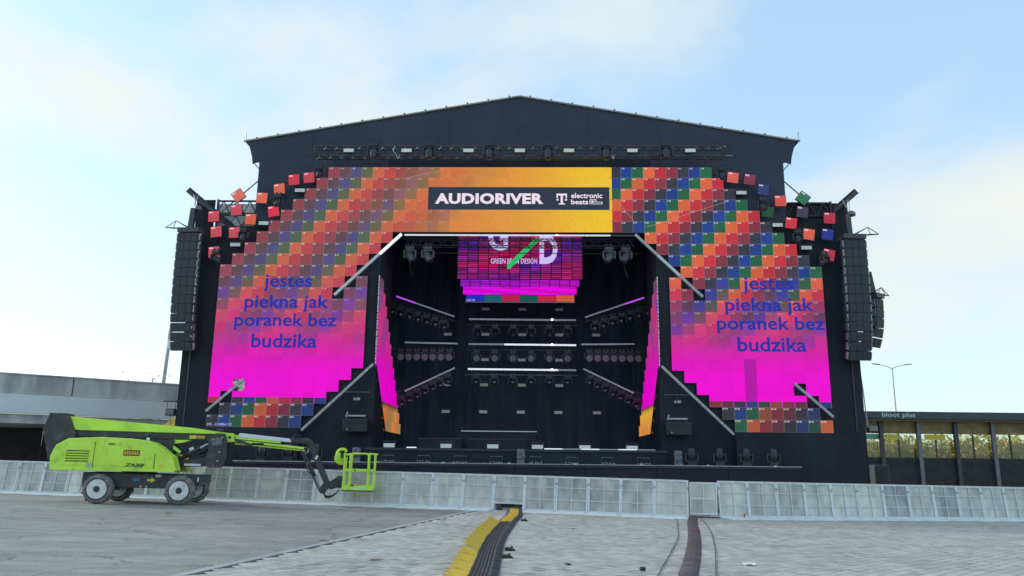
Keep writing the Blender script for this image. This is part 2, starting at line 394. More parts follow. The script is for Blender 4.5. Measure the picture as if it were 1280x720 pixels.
def text_mesh(body, width=None, height=None, bold=0.0, shear=0.0, spacing=1.0, m='white_text', align='CENTER'):
    c = bpy.data.curves.new('lettering', 'FONT'); c.body = body; c.size = 1; c.offset = bold; c.shear = shear
    c.space_character = spacing; c.resolution_u = 3; c.align_x = 'LEFT'
    o = bpy.data.objects.new('lettering', c); col.objects.link(o)
    bpy.context.view_layer.update()
    me = bpy.data.meshes.new_from_object(o.evaluated_get(bpy.context.evaluated_depsgraph_get()))
    bpy.data.objects.remove(o)
    xs = [v.co.x for v in me.vertices]; ys = [v.co.y for v in me.vertices]
    x0, x1, y0, y1 = min(xs), max(xs), min(ys), max(ys)
    sx = width/(x1-x0) if width else None; sy = height/(y1-y0) if height else None
    sx = sx or sy; sy = sy or sx
    ox = (x0+x1)/2 if align == 'CENTER' else x0
    for v in me.vertices:
        v.co = ((v.co.x-ox)*sx, 0, (v.co.y-(y0+y1)/2)*sy)
    me.materials.clear(); me.materials.append(MT[m])
    return me
def letter(body, parent, loc, **k):
    o = link_mesh('lettering', text_mesh(body, **k), parent); o.location = loc; return o
ORD = ['first', 'second', 'third', 'fourth', 'fifth', 'sixth', 'seventh', 'eighth', 'ninth', 'tenth', 'eleventh', 'twelfth', 'thirteenth',
       'fourteenth', 'fifteenth', 'sixteenth', 'seventeenth', 'eighteenth', 'nineteenth', 'twentieth']
def nth(i):
    if i < 20: return ORD[i]
    return ['twenty-', 'thirty-'][(i+1)//10-2] + ORD[(i+1) % 10-1] if (i+1) % 10 else ['', 'twentieth', 'thirtieth', 'fortieth'][(i+1)//10-1]

# ground falls gently to the right
def gz(x): return -0.0145*max(-30.0, min(30.0, x))
# stage frame: u to the right, v away from the camera, z up; screens lie in the plane v = 0
TH = 0.029; SU0 = 0.237; SD = 33.6
def ST(u, v, z):
    u += SU0
    return (u*math.cos(TH)+v*math.sin(TH), SD-u*math.sin(TH)+v*math.cos(TH), z)
SR = -TH

# ================================================================== GROUND
mb = MB()
xs = [-900, -30, -12, 0, 12, 30, 900]; ys = [-60, 0, 10, 20, 30, 40, 80, 200, 1500]
for i in range(len(xs)-1):
    for j in range(len(ys)-1):
        mb.face([(xs[i], ys[j], gz(xs[i])), (xs[i+1], ys[j], gz(xs[i+1])), (xs[i+1], ys[j+1], gz(xs[i+1])), (xs[i], ys[j+1], gz(xs[i]))])
tag(mb.build('ground', 'asphalt'), kind='structure')

# paved half: small square pavers laid diagonally, right of a straight edge
E0 = Vector((-5.31, 7.35, 0)); E1 = Vector((-0.73, 30.9, 0)); ED = (E1-E0).normalized(); EN = Vector((ED.y, -ED.x, 0))   # EN points right
pav = bpy.data.objects.new('pavement', None); col.objects.link(pav); tag(pav, kind='structure')
mb = MB(); k = 0.004
for a, b in ((0, 1),):
    p0, p1 = E0+EN*0.02, E1+EN*0.02
    q = [(p0.x, p0.y), (30, p0.y), (30, p1.y), (p1.x, p1.y)]
    mb.face([(x, y, gz(x)+k) for x, y in q], lin((120, 124, 122)))
    mb.c[0] = (0.06, 0.058, 0.055)
mb.build('joint_bed', 'paver', pav)
for i in range(24):           # edging stones
    a = E0+ED*(i*1.0+0.005); b = E0+ED*(i*1.0+0.992)
    mb = MB(); c = random.uniform(0.33, 0.41); t = 0.016
    pts = [a+EN*0.0, a+EN*0.16, b+EN*0.16, b+EN*0.0]
    mb.hexa([(p.x, p.y, gz(p.x)-0.02) for p in (pts[0], pts[1], pts[2], pts[3])]+[(p.x, p.y, gz(p.x)+t) for p in pts])
    for f in range(6): mb.c[f] = (c, c*1.015, c*1.01)
    mb.build('edging_stone', 'paver', pav)
PS = 0.2; D45 = PS*math.sqrt(2)
pavers = []
rnd = random.Random(3)
n = 0
for i in range(-40, 160):
    for j in range(30, 230):
        # diagonal lattice
        x = (i-j)*D45/2*1.0 + 15.0; y = (i+j)*D45/2 - 4.0
        if y < 9.6 or y > 29.8: continue
        p = Vector((x, y, 0))
        if (p-E0).dot(EN) < 0.16+D45/2: continue
        if abs(x) > 0.70*y+1.2: continue
        pavers.append((x, y))
pavers.sort(key=lambda p: p[1]*1.0+abs(p[0])*0.2)
vis = [p for p in pavers if p[1] > 11.9 and abs(p[0]) < 0.64*p[1]]
near = set(vis[:300])
def paver_geo(mb, x, y, c, rot, dz, tilt, world=True):
    h = PS/2-0.005; g = 0.009
    ca, sa = math.cos(PI/4+rot), math.sin(PI/4+rot)
    def P(a, b, z):
        X = x+a*ca-b*sa; Y = y+a*sa+b*ca
        return (X, Y, (gz(X) if world else 0)+z+dz+a*tilt[0]+b*tilt[1])
    top = [P(-h+g, -h+g, 0.018), P(h-g, -h+g, 0.018), P(h-g, h-g, 0.018), P(-h+g, h-g, 0.018)]
    bot = [P(-h, -h, 0.006), P(h, -h, 0.006), P(h, h, 0.006), P(-h, h, 0.006)]
    mb.face(top, c)
    for q in range(4): mb.face([bot[q], bot[(q+1) % 4], top[(q+1) % 4], top[q]], c)
def pcol(r):
    b = 0.385*r.uniform(0.85, 1.13) if r.random() > 0.08 else 0.385*r.uniform(0.68, 0.85)
    return (b*1.055, b*1.045, b*0.95)
variants = []
for k in range(14):
    mb = MB(); paver_geo(mb, 0, 0, pcol(rnd), rnd.uniform(-.012, .012), 0, (rnd.uniform(-.012, .012), rnd.uniform(-.012, .012)), False)
    variants.append(mb.mesh('paver', MT['paver']))
rest = MB()
for (x, y) in pavers:
    if (x, y) in near:
        o = link_mesh('paver', rnd.choice(variants), pav); o.location = (x, y, gz(x)+rnd.uniform(-.002, .003))
        o.rotation_euler = (0, 0.0145, rnd.choice((0, PI/2, PI, -PI/2)))
    else:
        paver_geo(rest, x, y, pcol(rnd), rnd.uniform(-.012, .012), rnd.uniform(-.002, .003), (rnd.uniform(-.012, .012), rnd.uniform(-.012, .012)))
tag(rest.build('paver_field', 'paver', pav), kind='stuff')

# ================================================================== BACKGROUND LEFT: curved concrete ramp, pole, tree
def ribbon(path, z0, z1, off0, off1):
    m = MB(); pts = [Vector((x, y, 0)) for x, y in path]; n = len(pts); L_ = []
    for j, p in enumerate(pts):
        d = (pts[min(j+1, n-1)]-pts[max(j-1, 0)]).normalized(); nn = Vector((d.y, -d.x, 0)); L_.append((p+nn*off0, p+nn*off1))
    for j in range(n-1):
        a0, a1 = L_[j]; b0, b1 = L_[j+1]
        m.hexa([(a0.x, a0.y, z0), (b0.x, b0.y, z0), (b1.x, b1.y, z0), (a1.x, a1.y, z0), (a0.x, a0.y, z1), (b0.x, b0.y, z1), (b1.x, b1.y, z1), (a1.x, a1.y, z1)])
    return m
def spline(pts, n):
    P = [Vector(p) for p in pts]; P = [P[0]*2-P[1]]+P+[P[-1]*2-P[-2]]; o = []
    for i in range(1, len(P)-2):
        for k in range(n):
            t = k/n; a, b, c, d = P[i-1:i+3]
            o.append(0.5*((2*b)+(-a+c)*t+(2*a-5*b+4*c-d)*t*t+(-a+3*b-3*c+d)*t**3))
    o.append(P[-2]); return o
ramp_path = [(p.x, p.y) for p in spline([(-46, 28, 0), (-36, 33, 0), (-28.5, 38.0, 0), (-23, 42.2, 0), (-19.3, 45.2, 0), (-14, 48.5, 0), (-6, 52, 0)], 6)]
t = thing('road_ramp', 'curved grey concrete road ramp with pale band behind the left of the stage', 'ramp', (-20, 46, 0))
def child_at(m, name, matn, par):
    off = Vector(par.location); m.v = [tuple(Vector(v)-off) for v in m.v]; return m.build(name, matn, par)
child_at(ribbon(ramp_path, 4.76, 5.72, 0, -0.35), 'parapet', 'concrete', t)
child_at(ribbon(ramp_path, 5.72, 5.78, 0.05, -0.4), 'coping', 'concrete', t)
child_at(ribbon(ramp_path, 3.78, 4.74, 0.12, -0.4), 'fascia_band', 'whiteband', t)
child_at(ribbon(ramp_path, 3.3, 3.76, -0.15, -8), 'deck', 'concrete', t)
for j in range(4, len(ramp_path)-4, 7):
    x, y = ramp_path[j]; m = MB().tube((x-1.2, y+3.0, gz(x)), (x-1.2, y+3.0, 3.3), 0.55, 14); child_at(m, 'column', 'concrete', t)
    d = Vector((ramp_path[j+1][0]-x, ramp_path[j+1][1]-y, 0)).normalized(); nn = Vector((d.y, -d.x, 0))
    c = Vector((x, y, 5.24))+nn*0.012
    child_at(MB().obox(c, (0.04, 0.02, 0.9), Matrix((d, nn, Vector((0, 0, 1)))).transposed()), 'joint', 'darkwall', t)
t = thing('shade_backing', 'dark backing panels added to stand in for shade under the concrete ramp', 'shade backing', (-24, 47, gz(-24)))  # added dark panels, standing in for the shade below the ramp
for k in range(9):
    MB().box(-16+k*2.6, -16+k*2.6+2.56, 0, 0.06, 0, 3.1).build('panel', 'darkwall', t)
# pole with a pale band
t = thing('tall_pole', 'tall grey pole with a pale band rising behind the concrete ramp', 'pole', (-23.6, 54, gz(-23.6)), (0, R(2.0), 0))
MB().tube((0, 0, 0), (0, 0, 8.6), 0.16, 10, 0.12).build('shaft', 'lightsteel', t, True)
MB().tube((0, 0, 8.6), (0, 0, 9.25), 0.125, 10).build('band', 'whitepaint', t, True)
MB().tube((0, 0, 9.25), (0, 0, 9.9), 0.15, 10).build('head', 'lightsteel', t, True)

def make_tree(name, label, loc, h, spread, nleaf, leafm, lsize, seed, trunk_h=0.4, group=None):
    rr = random.Random(seed)
    t = thing(name, label, 'tree', loc, (0, 0, rr.uniform(0, 6)), group)
    m = MB(); m.tube((0, 0, 0), (0.05, 0, h*trunk_h), 0.035*h*0.6, 8, 0.022*h*0.6); tips = []
    for k in range(11):
        a = rr.uniform(0, 2*PI); z0 = h*rr.uniform(trunk_h*0.7, 0.62); ln = spread*rr.uniform(0.5, 1)
        e = Vector((math.cos(a)*ln, math.sin(a)*ln, min(h*0.98, z0+h*rr.uniform(0.15, 0.42))))
        mid = Vector((math.cos(a)*ln*0.45, math.sin(a)*ln*0.45, z0+(e.z-z0)*0.6))
        m.tube((0.03, 0, z0), mid, 0.012*h*0.6, 5, 0.008*h*0.6); m.tube(mid, e, 0.008*h*0.6, 5, 0.003*h)
        tips += [e, mid.lerp(e, 0.6), mid]
    m.tube((0.05, 0, h*trunk_h), (0, 0, h*0.95), 0.02*h*0.6, 6, 0.004*h); tips += [Vector((0, 0, h*0.95)), Vector((0, 0, h*0.75))]
    m.build('trunk', 'bark', t)
    m = MB()
    for k in range(nleaf):
        c = rr.choice(tips)+Vector((rr.gauss(0, 1), rr.gauss(0, 1), rr.gauss(0, 0.8)))*spread*0.22
        s_ = lsize*rr.uniform(0.6, 1.3); q = Euler((rr.uniform(0, 6), rr.uniform(0, 6), rr.uniform(0, 6))).to_matrix()
        m.face([c+q @ Vector((-s_, 0, 0)), c+q @ Vector((0, -s_*0.55, 0.1*s_)), c+q @ Vector((s_, 0, 0)), c+q @ Vector((0, s_*0.55, 0.1*s_))])
    m.build('crown', leafm, t)
    return t
make_tree('small_tree', 'sparse twiggy treetop just showing over the concrete ramp', (-23.0, 51.5, gz(-23)), 6.7, 1.5, 260, 'greenleaf', 0.07, 5, 0.5)

# ================================================================== BACKGROUND RIGHT: pavilion, lamp, trees
t = thing('pavilion', 'low glass pavilion with dark lettered fascia at the right edge', 'building', (26, 60, gz(26)))
zb = -gz(26)
MB().box(-3.5, 34, -1.6, 8, zb+5.02, zb+5.56).build('roof', 'fascia', t)
MB().box(-3.3, 33.8, -1.2, 7.6, zb+4.92, zb+5.0).build('soffit', 'soffit', t)
MB().box(-3.2, 33.6, 0.05, 0.25, zb+4.05, zb+4.9).build('header_panel', 'soffit', t)
MB().box(-3.2, 33.6, 0.0, 0.2, zb, zb+2.3).build('base_wall', 'darkwall', t)
for k in range(13):
    x = -1.55+k*2.75
    MB().box(x, x+0.28, -0.25, 0.0, zb, zb+4.9).build('column', 'steel' if k % 2 else 'dullalu', t)
    MB().box(x+0.30, x+2.42+0.3, 0.08, 0.1, zb+2.32, zb+4.04).build('pane', 'glass', t)
    MB().box(x+1.45, x+1.52, 0.02, 0.16, zb+2.32, zb+4.04).build('mullion', 'steel', t)
for k in range(3):
    x = [0.3, 1.75, 4.6][k]
    MB().box(x, x+[1.2, 0.9, 1.5][k], 0.0, 0.05, zb+3.62, zb+4.0).build('poster', ['screen_green', 'decal_yellow', 'decal_yellow'][k] if k else mat('poster_green', (0.10, 0.42, 0.30), 0.6), t)
letter('bloot plus', t, (0.85, -1.606, zb+5.28), width=2.4, height=0.42, bold=0.015, m='signtext', align='LEFT')
for k in range(9):
    make_tree('yellow_bush', '%s yellow-green bush seen through the pavilion glass, counted from the stage' % nth(k).capitalize(), (25.6+k*2.3, 71+random.uniform(-.6, .6), gz(26)), random.uniform(4.3, 4.9), 1.6, 2600, 'yellowleaf', 0.17, 40+k, 0.15, 'bushes behind the pavilion')
t = thing('street_lamp', 'tall two-armed grey street lamp above the pavilion roof', 'street lamp', (38.2, 80, gz(30)))
MB().tube((0, 0, 0), (0, 0, 11.8), 0.11, 8, 0.06).build('pole', 'lightsteel', t, True)
for s in (-1, 1):
    MB().path([(0, 0, 11.7), (s*0.4, 0, 11.9), (s*1.3, 0, 12.1)], 0.035, 6).build('arm', 'lightsteel', t, True)
    MB().obox((s*1.6, 0, 12.15), (0.75, 0.25, 0.1), (0, -s*0.1, 0)).build('lamp_head', 'lightsteel', t, bevel=0.03)
t = thing('black_cabinet', 'tall black cabinet standing before the pavilion beside the stage', 'cabinet', (21.4, 47.5, gz(21.4)))
MB().box(-0.42, 0.42, -0.35, 0.35, 0.1, 2.05).build('case', 'blackmetal', t, bevel=0.03)
MB().box(-0.46, 0.46, -0.39, 0.39, 0, 0.1).build('plinth', 'steel', t)
MB().box(-0.36, 0.36, -0.372, -0.352, 0.2, 1.95).build('door', 'darkwall', t)
t = thing('yellow_awning', 'small yellow pointed canopy under the concrete ramp beside the stage', 'canopy', (-17.9, 43.5, gz(-18)))
for s in range(4):
    a = (s+0.5)*PI/2; b = a+PI/2
    MB().face([(0.75*math.cos(a), 0.75*math.sin(a), 3.05), (0.75*math.cos(b), 0.75*math.sin(b), 3.05), (0, 0, 3.72)]).build('roof_panel', 'yellow', t)
    MB().tube((0.73*math.cos(a), 0.73*math.sin(a), 0), (0.73*math.cos(a), 0.73*math.sin(a), 3.06), 0.03, 6).build('post', 'lightsteel', t)
# far belt of trees closing the horizon
m = MB(); rr = random.Random(9)
for k in range(5200):
    a = rr.uniform(-0.85, 0.85); d = rr.uniform(230, 260); x = math.sin(a)*d; y = math.cos(a)*d
    hh = 5+2.2*math.sin(a*31)+1.6*math.sin(a*77+1); z = rr.uniform(-0.5, max(1, hh)); s_ = rr.uniform(0.7, 1.5)
    q = Euler((rr.uniform(-.6, .6), rr.uniform(0, 6), rr.uniform(-1, 1)+(-a))).to_matrix(); c = Vector((x, y, z))
    m.face([c+q @ Vector((-s_, 0, -s_*.6)), c+q @ Vector((s_, 0, -s_*.7)), c+q @ Vector((s_*.8, 0, s_)), c+q @ Vector((-s_*.7, 0, s_*.8))])
tag(m.build('far_trees', 'greenleaf'), 'far belt of dark trees along the horizon', 'trees', kind='stuff')

# ================================================================== STAGE SHELL
S0 = ST(0, 0, 0)
def sthing(name, label, cat, group=None): return thing(name, label, cat, S0, SR, group)
t = sthing('proscenium_wall', 'black cloth front wall of the stage around the screens', 'stage front')
for ci, (a, b, z0, z1) in enumerate([(-14.35, -11.72, -0.3, 11.7), (-11.7, -8.86, -0.3, 11.7), (-8.84, -5.99, -0.3, 11.7), (5.99, 8.84, -0.3, 11.7), (8.86, 11.7, -0.3, 11.7), (11.72, 14.35, -0.3, 12.85),
                     (-14.35, -13.55, 11.72, 12.95), (-11.7, -5.86, 11.72, 14.92), (-5.84, 0, 11.43, 14.92), (0.02, 5.84, 11.43, 14.92), (5.86, 11.7, 11.72, 14.92)]):
    dv = 0.006*(ci % 2)+(0.015 if z0 > 11 else 0)
    MB().box(a-0.012, b+0.012, 0.13+dv, 0.16+dv, z0-0.03, z1).build('cloth_panel', 'gable' if z1 > 14 and abs(a+b) > 10 else 'cloth', t)
for s in (-1, 1):
    MB().box(*sorted((s*14.33, s*14.28)), 0.18, 9.0, -0.3, 11.7).build('side_cloth', 'cloth', t)
    MB().box(*sorted((s*5.99, s*6.03)), 0.18, 3.1, 0, 11.4).build('return_cloth', 'cloth', t)
    MB().box(*sorted((s*8.95, s*14.1)), -0.32, -0.28, -0.4, 2.93).build('skirt', 'cloth', t)
    MB().tube((s*14.0, 0.1, 3), (s*14.0, 0.1, 10.4), 0.03, 6).build('seam_pole', 'steel', t)
t = sthing('stage_roof', 'dark blue-black gabled tarpaulin roof over the stage', 'roof')
g = [(-12.65, 16.05), (-12.5, 15.72), (-12.38, 15.3), (-12.33, 14.97), (-12.1, 15.06), (-11.86, 15.02), (-11.72, 14.8), (-11.69, 14.2), (-11.69, 12.4)]
MB().prism(g+[(-x, z) for x, z in reversed(g)]+[(0, 18.28)], 0.98, 1.01).build('gable_cloth', 'gable', t)
for s in (-1, 1):
    p = [(0, 18.29), (s*12.75, 16.06), (s*12.75, 16.13), (0, 18.36)]
    MB().prism(p, 0.96, 13.2).build('roof_skin', 'gable', t)
    MB().tube((0, 0.94, 18.32), (s*12.8, 0.94, 16.09), 0.045, 6).build('edge_trim', 'trim', t)
    for k in range(13):
        f = (k+0.5)/13
        MB().box(s*12.7*f-0.035, s*12.7*f+0.035, 0.92, 1.0, 18.36-2.23*f, 18.36-2.23*f+0.07).build('clamp', 'steel', t)
    MB().tube((s*12.7, 0.9, 16.1), (s*12.72, 0.9, 16.5), 0.025, 5).build('finial', 'lightsteel', t)
    MB().tube((s*12.25, 1.1, 15.0), (s*11.65, 1.1, 14.35), 0.03, 5).build('corner_stay', 'lightsteel', t)
    MB().box(*sorted((s*11.69, s*11.72)), 1.05, 13, 2, 16.2).build('side_light_block', 'cloth', t)  # unseen wall added to block light from the side
for u_ in (-9.6, -6.4, -3.2, 0.0, 3.2, 6.4, 9.6):
    MB().box(u_-0.01, u_+0.01, 0.972, 0.979, 14.95, 18.28-abs(u_)*0.1763-0.03).build('seam', 'gable', t)
MB().box(-11.7, 11.7, 13.0, 13.1, 0, 18).build('rear_light_block', 'drape', t)  # unseen wall added to block light from behind
def drape(label, a, b, horizontal=False):
    t = sthing('stage_drape', label, 'drape', 'black drapes inside the stage')
    (u0, v0), (u1, v1) = a, b
    n = 40; m = MB(); d = Vector((u1-u0, v1-v0, 0)); nn = Vector((-d.y, d.x, 0)).normalized(); rows = [2.1, 5, 9, 13.0]
    for i in range(n):
        for j in range(3):
            q = []
            for ii, jj in ((i, j), (i+1, j), (i+1, j+1), (i, j+1)):
                p = Vector((u0, v0, 0))+d*(ii/n)+nn*(0.07*math.sin(ii*1.9)+0.03*math.sin(ii*4.1)); q.append((p.x, p.y, rows[jj]))
            m.face(q)
    m.build('cloth', 'drape', t, True, angle=80)
    MB().tube((u0, v0, 13.0), (u1, v1, 13.0), 0.04, 6).build('pipe', 'steel', t)
drape('black drape closing the back of the stage', (-9, 10.2), (9, 10.2))
drape('black drape along the left side inside the stage', (-8.2, 0.6), (-8.2, 10))
drape('black drape along the right side inside the stage', (8.2, 0.6), (8.2, 10))
t = sthing('stage_ceiling', 'dark cloth ceiling high inside the stage opening', 'ceiling')
MB().box(-9, 9, 0.4, 10.3, 13.05, 13.12).build('cloth', 'drape', t)
t = sthing('stage_deck', 'long black stage deck with cloth-covered front and lower ledge', 'stage deck')
MB().box(-8.3, 8.3, 0.2, 10.2, 2.04, 2.14).build('floor', 'deck', t)
MB().box(-5.95, 5.95, -1.5, 0.19, 2.04, 2.14).build('apron', 'deck', t, bevel=0.01)
MB().box(-5.9, 5.9, -1.46, -1.42, 1.56, 2.03).build('apron_front', 'cloth', t)
MB().box(-10.8, 10.8, -2.5, -0.34, 1.47, 1.545).build('ledge', 'deck', t)
for k in range(8):
    MB().box(-10.75+k*2.69, -10.75+k*2.69+2.67, -2.46, -2.42, -0.35, 1.465).build('skirt', 'cloth', t)
MB().tube((-10.8, -2.52, 1.57), (10.8, -2.52, 1.57), 0.02, 6).build('edge_rail', 'lightsteel', t)
for k in range(9):
    MB().obox((-10.2+k*2.5, -2.53, 1.59), (0.1, 0.05, 0.05), (0, 0, 0)).build('rail_clip', 'alu', t)
# bare lattice in the top of the left tower
def lattice(t, u0, u1, v, z0, z1, n, matn='steel', r=0.035):
    MB().tube((u0, v, z1), (u1, v, z1), r*1.3, 6).build('chord', matn, t)
    MB().tube((u0, v, z0), (u1, v, z0), r*1.3, 6).build('chord', matn, t)
    for k in range(n):
        a = u0+(u1-u0)*k/n; b = u0+(u1-u0)*(k+1)/n; mm = (a+b)/2
        MB().tube((a, v, z0), (mm, v, z1), r*0.8, 5).build('brace', matn, t)
        MB().tube((mm, v, z1), (b, v, z0), r*0.8, 5).build('brace', matn, t)
t = sthing('tower_truss', 'open steel lattice with pale netting in the top of the left tower', 'truss')
lattice(t, -13.5, -11.72, 0.25, 12.35, 12.93, 3); lattice(t, -13.5, -11.72, 0.25, 11.74, 12.28, 3)
MB().box(-13.54, -11.72, 0.55, 0.57, 11.72, 12.9).build('netting', 'netting', t)
MB().tube((-13.45, 0.25, 11.7), (-13.45, 0.25, 13.0), 0.06, 6).build('upright', 'steel', t)
t = sthing('tower_truss', 'dark steel lattice behind black cloth in the top of the right tower', 'truss')
lattice(t, 11.75, 13.6, 0.08, 12.25, 12.83, 3, 'blackmetal')
MB().tube((13.62, 0.08, 11.7), (13.62, 0.08, 12.9), 0.05, 6).build('upright', 'blackmetal', t)
for s, nm in ((-1, 'left'), (1, 'right')):
    t = sthing('stay_rod', 'thin slanting steel rod between roof edge and top of the %s tower' % nm, 'rod')
    MB().tube((s*11.6, 0.3, 14.05), (s*13.3, 0.3, 12.42), 0.028, 6).build('rod', 'steel', t)
    MB().obox((s*12.45, 0.28, 13.23), (0.12, 0.08, 0.12), (0, 0.8, 0)).build('coupler', 'steel', t)

# ================================================================== LED SCREENS
PAL = [(42, 104, 74), (222, 106, 66), (198, 56, 68), (138, 58, 76), (58, 62, 76), (40, 70, 148)]
hr = random.Random(21); CELL = {(c, r): hr.random() for c in range(-2, 60) for r in range(-2, 30)}
def mixc(a, b, f): f = max(0, min(1, f)); return tuple(a[i]*(1-f)+b[i]*f for i in range(3))
def ss(a, b, x): x = max(0, min(1, (x-a)/(b-a))); return x*x*(3-2*x)
def magenta(side, x, y):
    rn = CELL[(int(x), int(y))]-0.5
    if y > 20.5: return 0.0, (0, 0, 0)
    a = ss(7.5, 17.2, y+rn*1.5) if side < 0 else ss(8.6, 17.0, y+rn*1.6)
    c = mixc((196, 74, 90), (212, 58, 142), ss(8, 14.5, y)); c = mixc(c, (250, 0, 222), ss(14, 19.0, y))
    k = (int(x)+int(y)) % 6
    if k in (4, 5, 3) and y < 18: c = mixc(c, (136, 62, 190) if k == 5 else (150, 74, 140), 0.75*(1-ss(12.5, 18.2, y)))
    return a, tuple(q*(1+0.05*rn) for q in c)
def content(x, y):
    """what the screens show, painted sky wash included, at column x, row y -> sRGB colour and how far the test card shows through"""
    c, r = int(x), int(y); b = PAL[(c+r) % 6]; show = 1.0
    rn = CELL[(c, r)]-0.5
    b = tuple(q*(1+0.10*rn) for q in b)
    if x < 34.22 and y < 20.5: b = mixc(b, (168, 108, 104), 0.36)  # paints sky reflection over the left screens as a pale wash
    if y < 6 and x < 34.22:
        xx = x+(r % 2)*0.0+rn*2.6
        a = ss(9.5, 27, xx+0.35*y); oc = mixc((226, 120, 72), (238, 158, 66), ss(14, 25, x)); oc = mixc(oc, (252, 206, 48), ss(24, 34, x))
        b = mixc(b, oc, a); show = 1-a
    elif y >= 6 and (x < 15 or x > 36):
        a, m = magenta(-1 if x < 26 else 1, x, y); b = mixc(b, m, a); show = 1-a
        if x > 36 and 17.0 < y < 20.5 and c == 45: b = (190, 16, 176)
        if y > 20.5: b = mixc(b, (52, 50, 58), 0.25 if x < 26 or c in (44, 45, 51) else 0.5)
    return b, show
def led_tile_mesh(c, r, num=True):
    """one panel: slim box with its picture; origin at its centre, face towards -y"""
    m = MB(); h = 0.2497; T = 0.09; e = 0.011
    m.hexa([(-h, 0.002, -h), (h, 0.002, -h), (h, T, -h), (-h, T, -h), (-h, 0.002, h), (h, 0.002, h), (h, T, h), (-h, T, h)])
    def P(fx, fz, y=0.0): return ((fx-0.5)*2*h, y, (0.5-fz)*2*h)
    def C(fx, fz):
        fx = min(max(fx, 0.01), 0.99); fz = min(max(fz, 0.01), 0.99)
        return content(c+fx, r+fz)
    sp = [e/0.5, 0.22 if c == 34 else 0.5, 1-e/0.5]; sz = [e/0.5, 0.5, 1-e/0.5]
    for i in range(2):
        for j in range(2):
            ins = 0.004
            q = [(sp[i], sz[j+1]), (sp[i+1], sz[j+1]), (sp[i+1], sz[j]), (sp[i], sz[j])]
            cs = []
            for fx, fz in q:
                fx2 = fx+ins if abs(fx-sp[i]) < 1e-6 else fx-ins; fz2 = fz+ins if abs(fz-sz[j]) < 1e-6 else fz-ins
                cs.append(lin(C(fx2, fz2)[0]))
            m.face([P(*p) for p in q], tuple(cs))
    a = 0.0; o = 1.0; i0, i1 = e/0.5, 1-e/0.5
    for q, ctr in (([(a, i0), (o, i0), (o, a), (a, a)], (0.5, 0.02)), ([(a, o), (o, o), (o, i1), (a, i1)], (0.5, 0.98)),
                   ([(a, i1), (i0, i1), (i0, i0), (a, i0)], (0.02, 0.5)), ([(i1, i1), (o, i1), (o, i0), (i1, i0)], (0.98, 0.5))):
        b, show = C(*ctr)
        lo = 0.30 if (c > 34 and r < 10) or r > 20 else 0.20
        m.face([P(*p) for p in q], lin(mixc(b, (226, 206, 200), lo*show)))
    b, show = C(0.2, 0.1)
    if num and show > 0.12:
        seg = {'0': 'abcdef', '1': 'bc', '2': 'abged', '3': 'abgcd', '4': 'fgbc', '5': 'afgcd', '6': 'afgedc', '7': 'abc', '8': 'abcdefg', '9': 'abcdfg'}
        wc = lin(mixc(b, (245, 240, 240), 0.85*show+0.05)); x = 0.05; W, H, tk = 0.065, 0.135, 0.026
        for ch in '%d.%d' % (r+1, c+1):
            z = 0.05
            if ch == '.':
                m.face([P(x, z+H, -0.002), P(x+tk, z+H, -0.002), P(x+tk, z+H-tk, -0.002), P(x, z+H-tk, -0.002)], wc); x += 0.05; continue
            bx = {'a': (0, 0, W, tk), 'g': (0, H/2-tk/2, W, tk), 'd': (0, H-tk, W, tk), 'f': (0, 0, tk, H/2), 'e': (0, H/2, tk, H/2), 'b': (W-tk, 0, tk, H/2), 'c': (W-tk, H/2, tk, H/2)}
            for sgm in seg[ch]:
                X, Z, ww, hh = bx[sgm]
                m.face([P(x+X, z+Z+hh, -0.002), P(x+X+ww, z+Z+hh, -0.002), P(x+X+ww, z+Z, -0.002), P(x+X, z+Z, -0.002)], wc)
            x += W+0.03
    return m.mesh('led_panel', MT['led'])
def rowcols(r):
    lo, hi = max(0, 9-r), min(52, 43+r)
    if r < 6: return [('top', c) for c in range(lo, hi)]
    le = {6: 15, 7: 14, 8: 13, 9: 12}.get(r, 13) if r < 18 else 13-(r-17)
    Lc = [c for c in range(lo, le)]
    for rr_, cc in ((10, 11), (11, 10), (20, 1), (21, 0)):
        if r == rr_ and cc in Lc: Lc.remove(cc)
    Rc = [51-c for c in Lc]
    if r == 19: Rc = [c for c in Rc if c != 49]
    return [('left', c) for c in Lc]+[('right', c) for c in Rc]
walls = {'top': sthing('led_screen', 'long LED screen across the top of the stage with orange and yellow glow', 'screen'),
         'left': sthing('led_screen', 'tall magenta LED screen on the left of the stage opening', 'screen'),
         'right': sthing('led_screen', 'tall magenta LED screen on the right of the stage opening', 'screen')}
for r in range(23):
    for wn, c in rowcols(r):
        if wn == 'left' and r == 19 and c == 2:       # the grey panel behind the light bar
            m = MB(); h = 0.2485
            m.box(-h, h, 0.002, 0.09, -h, h); g_ = random.Random(4)
            for i in range(6):
                for j in range(6):
                    v_ = g_.choice((40, 70, 110, 150, 175)) if i < 3 else g_.choice((120, 150, 165, 180))
                    x0 = -h+i*h/3; z0 = -h+j*h/3
                    m.face([(x0, 0, z0), (x0+h/3, 0, z0), (x0+h/3, 0, z0+h/3), (x0, 0, z0+h/3)], lin((v_, v_*1.02, v_*0.95)))
            me = m.mesh('led_panel', MT['led'])
        else: me = led_tile_mesh(c, r)
        o = link_mesh('led_panel', me, walls[wn]); o.location = ((c-26+0.5)*0.5, 0, 14.45-0.5*(r+0.5))
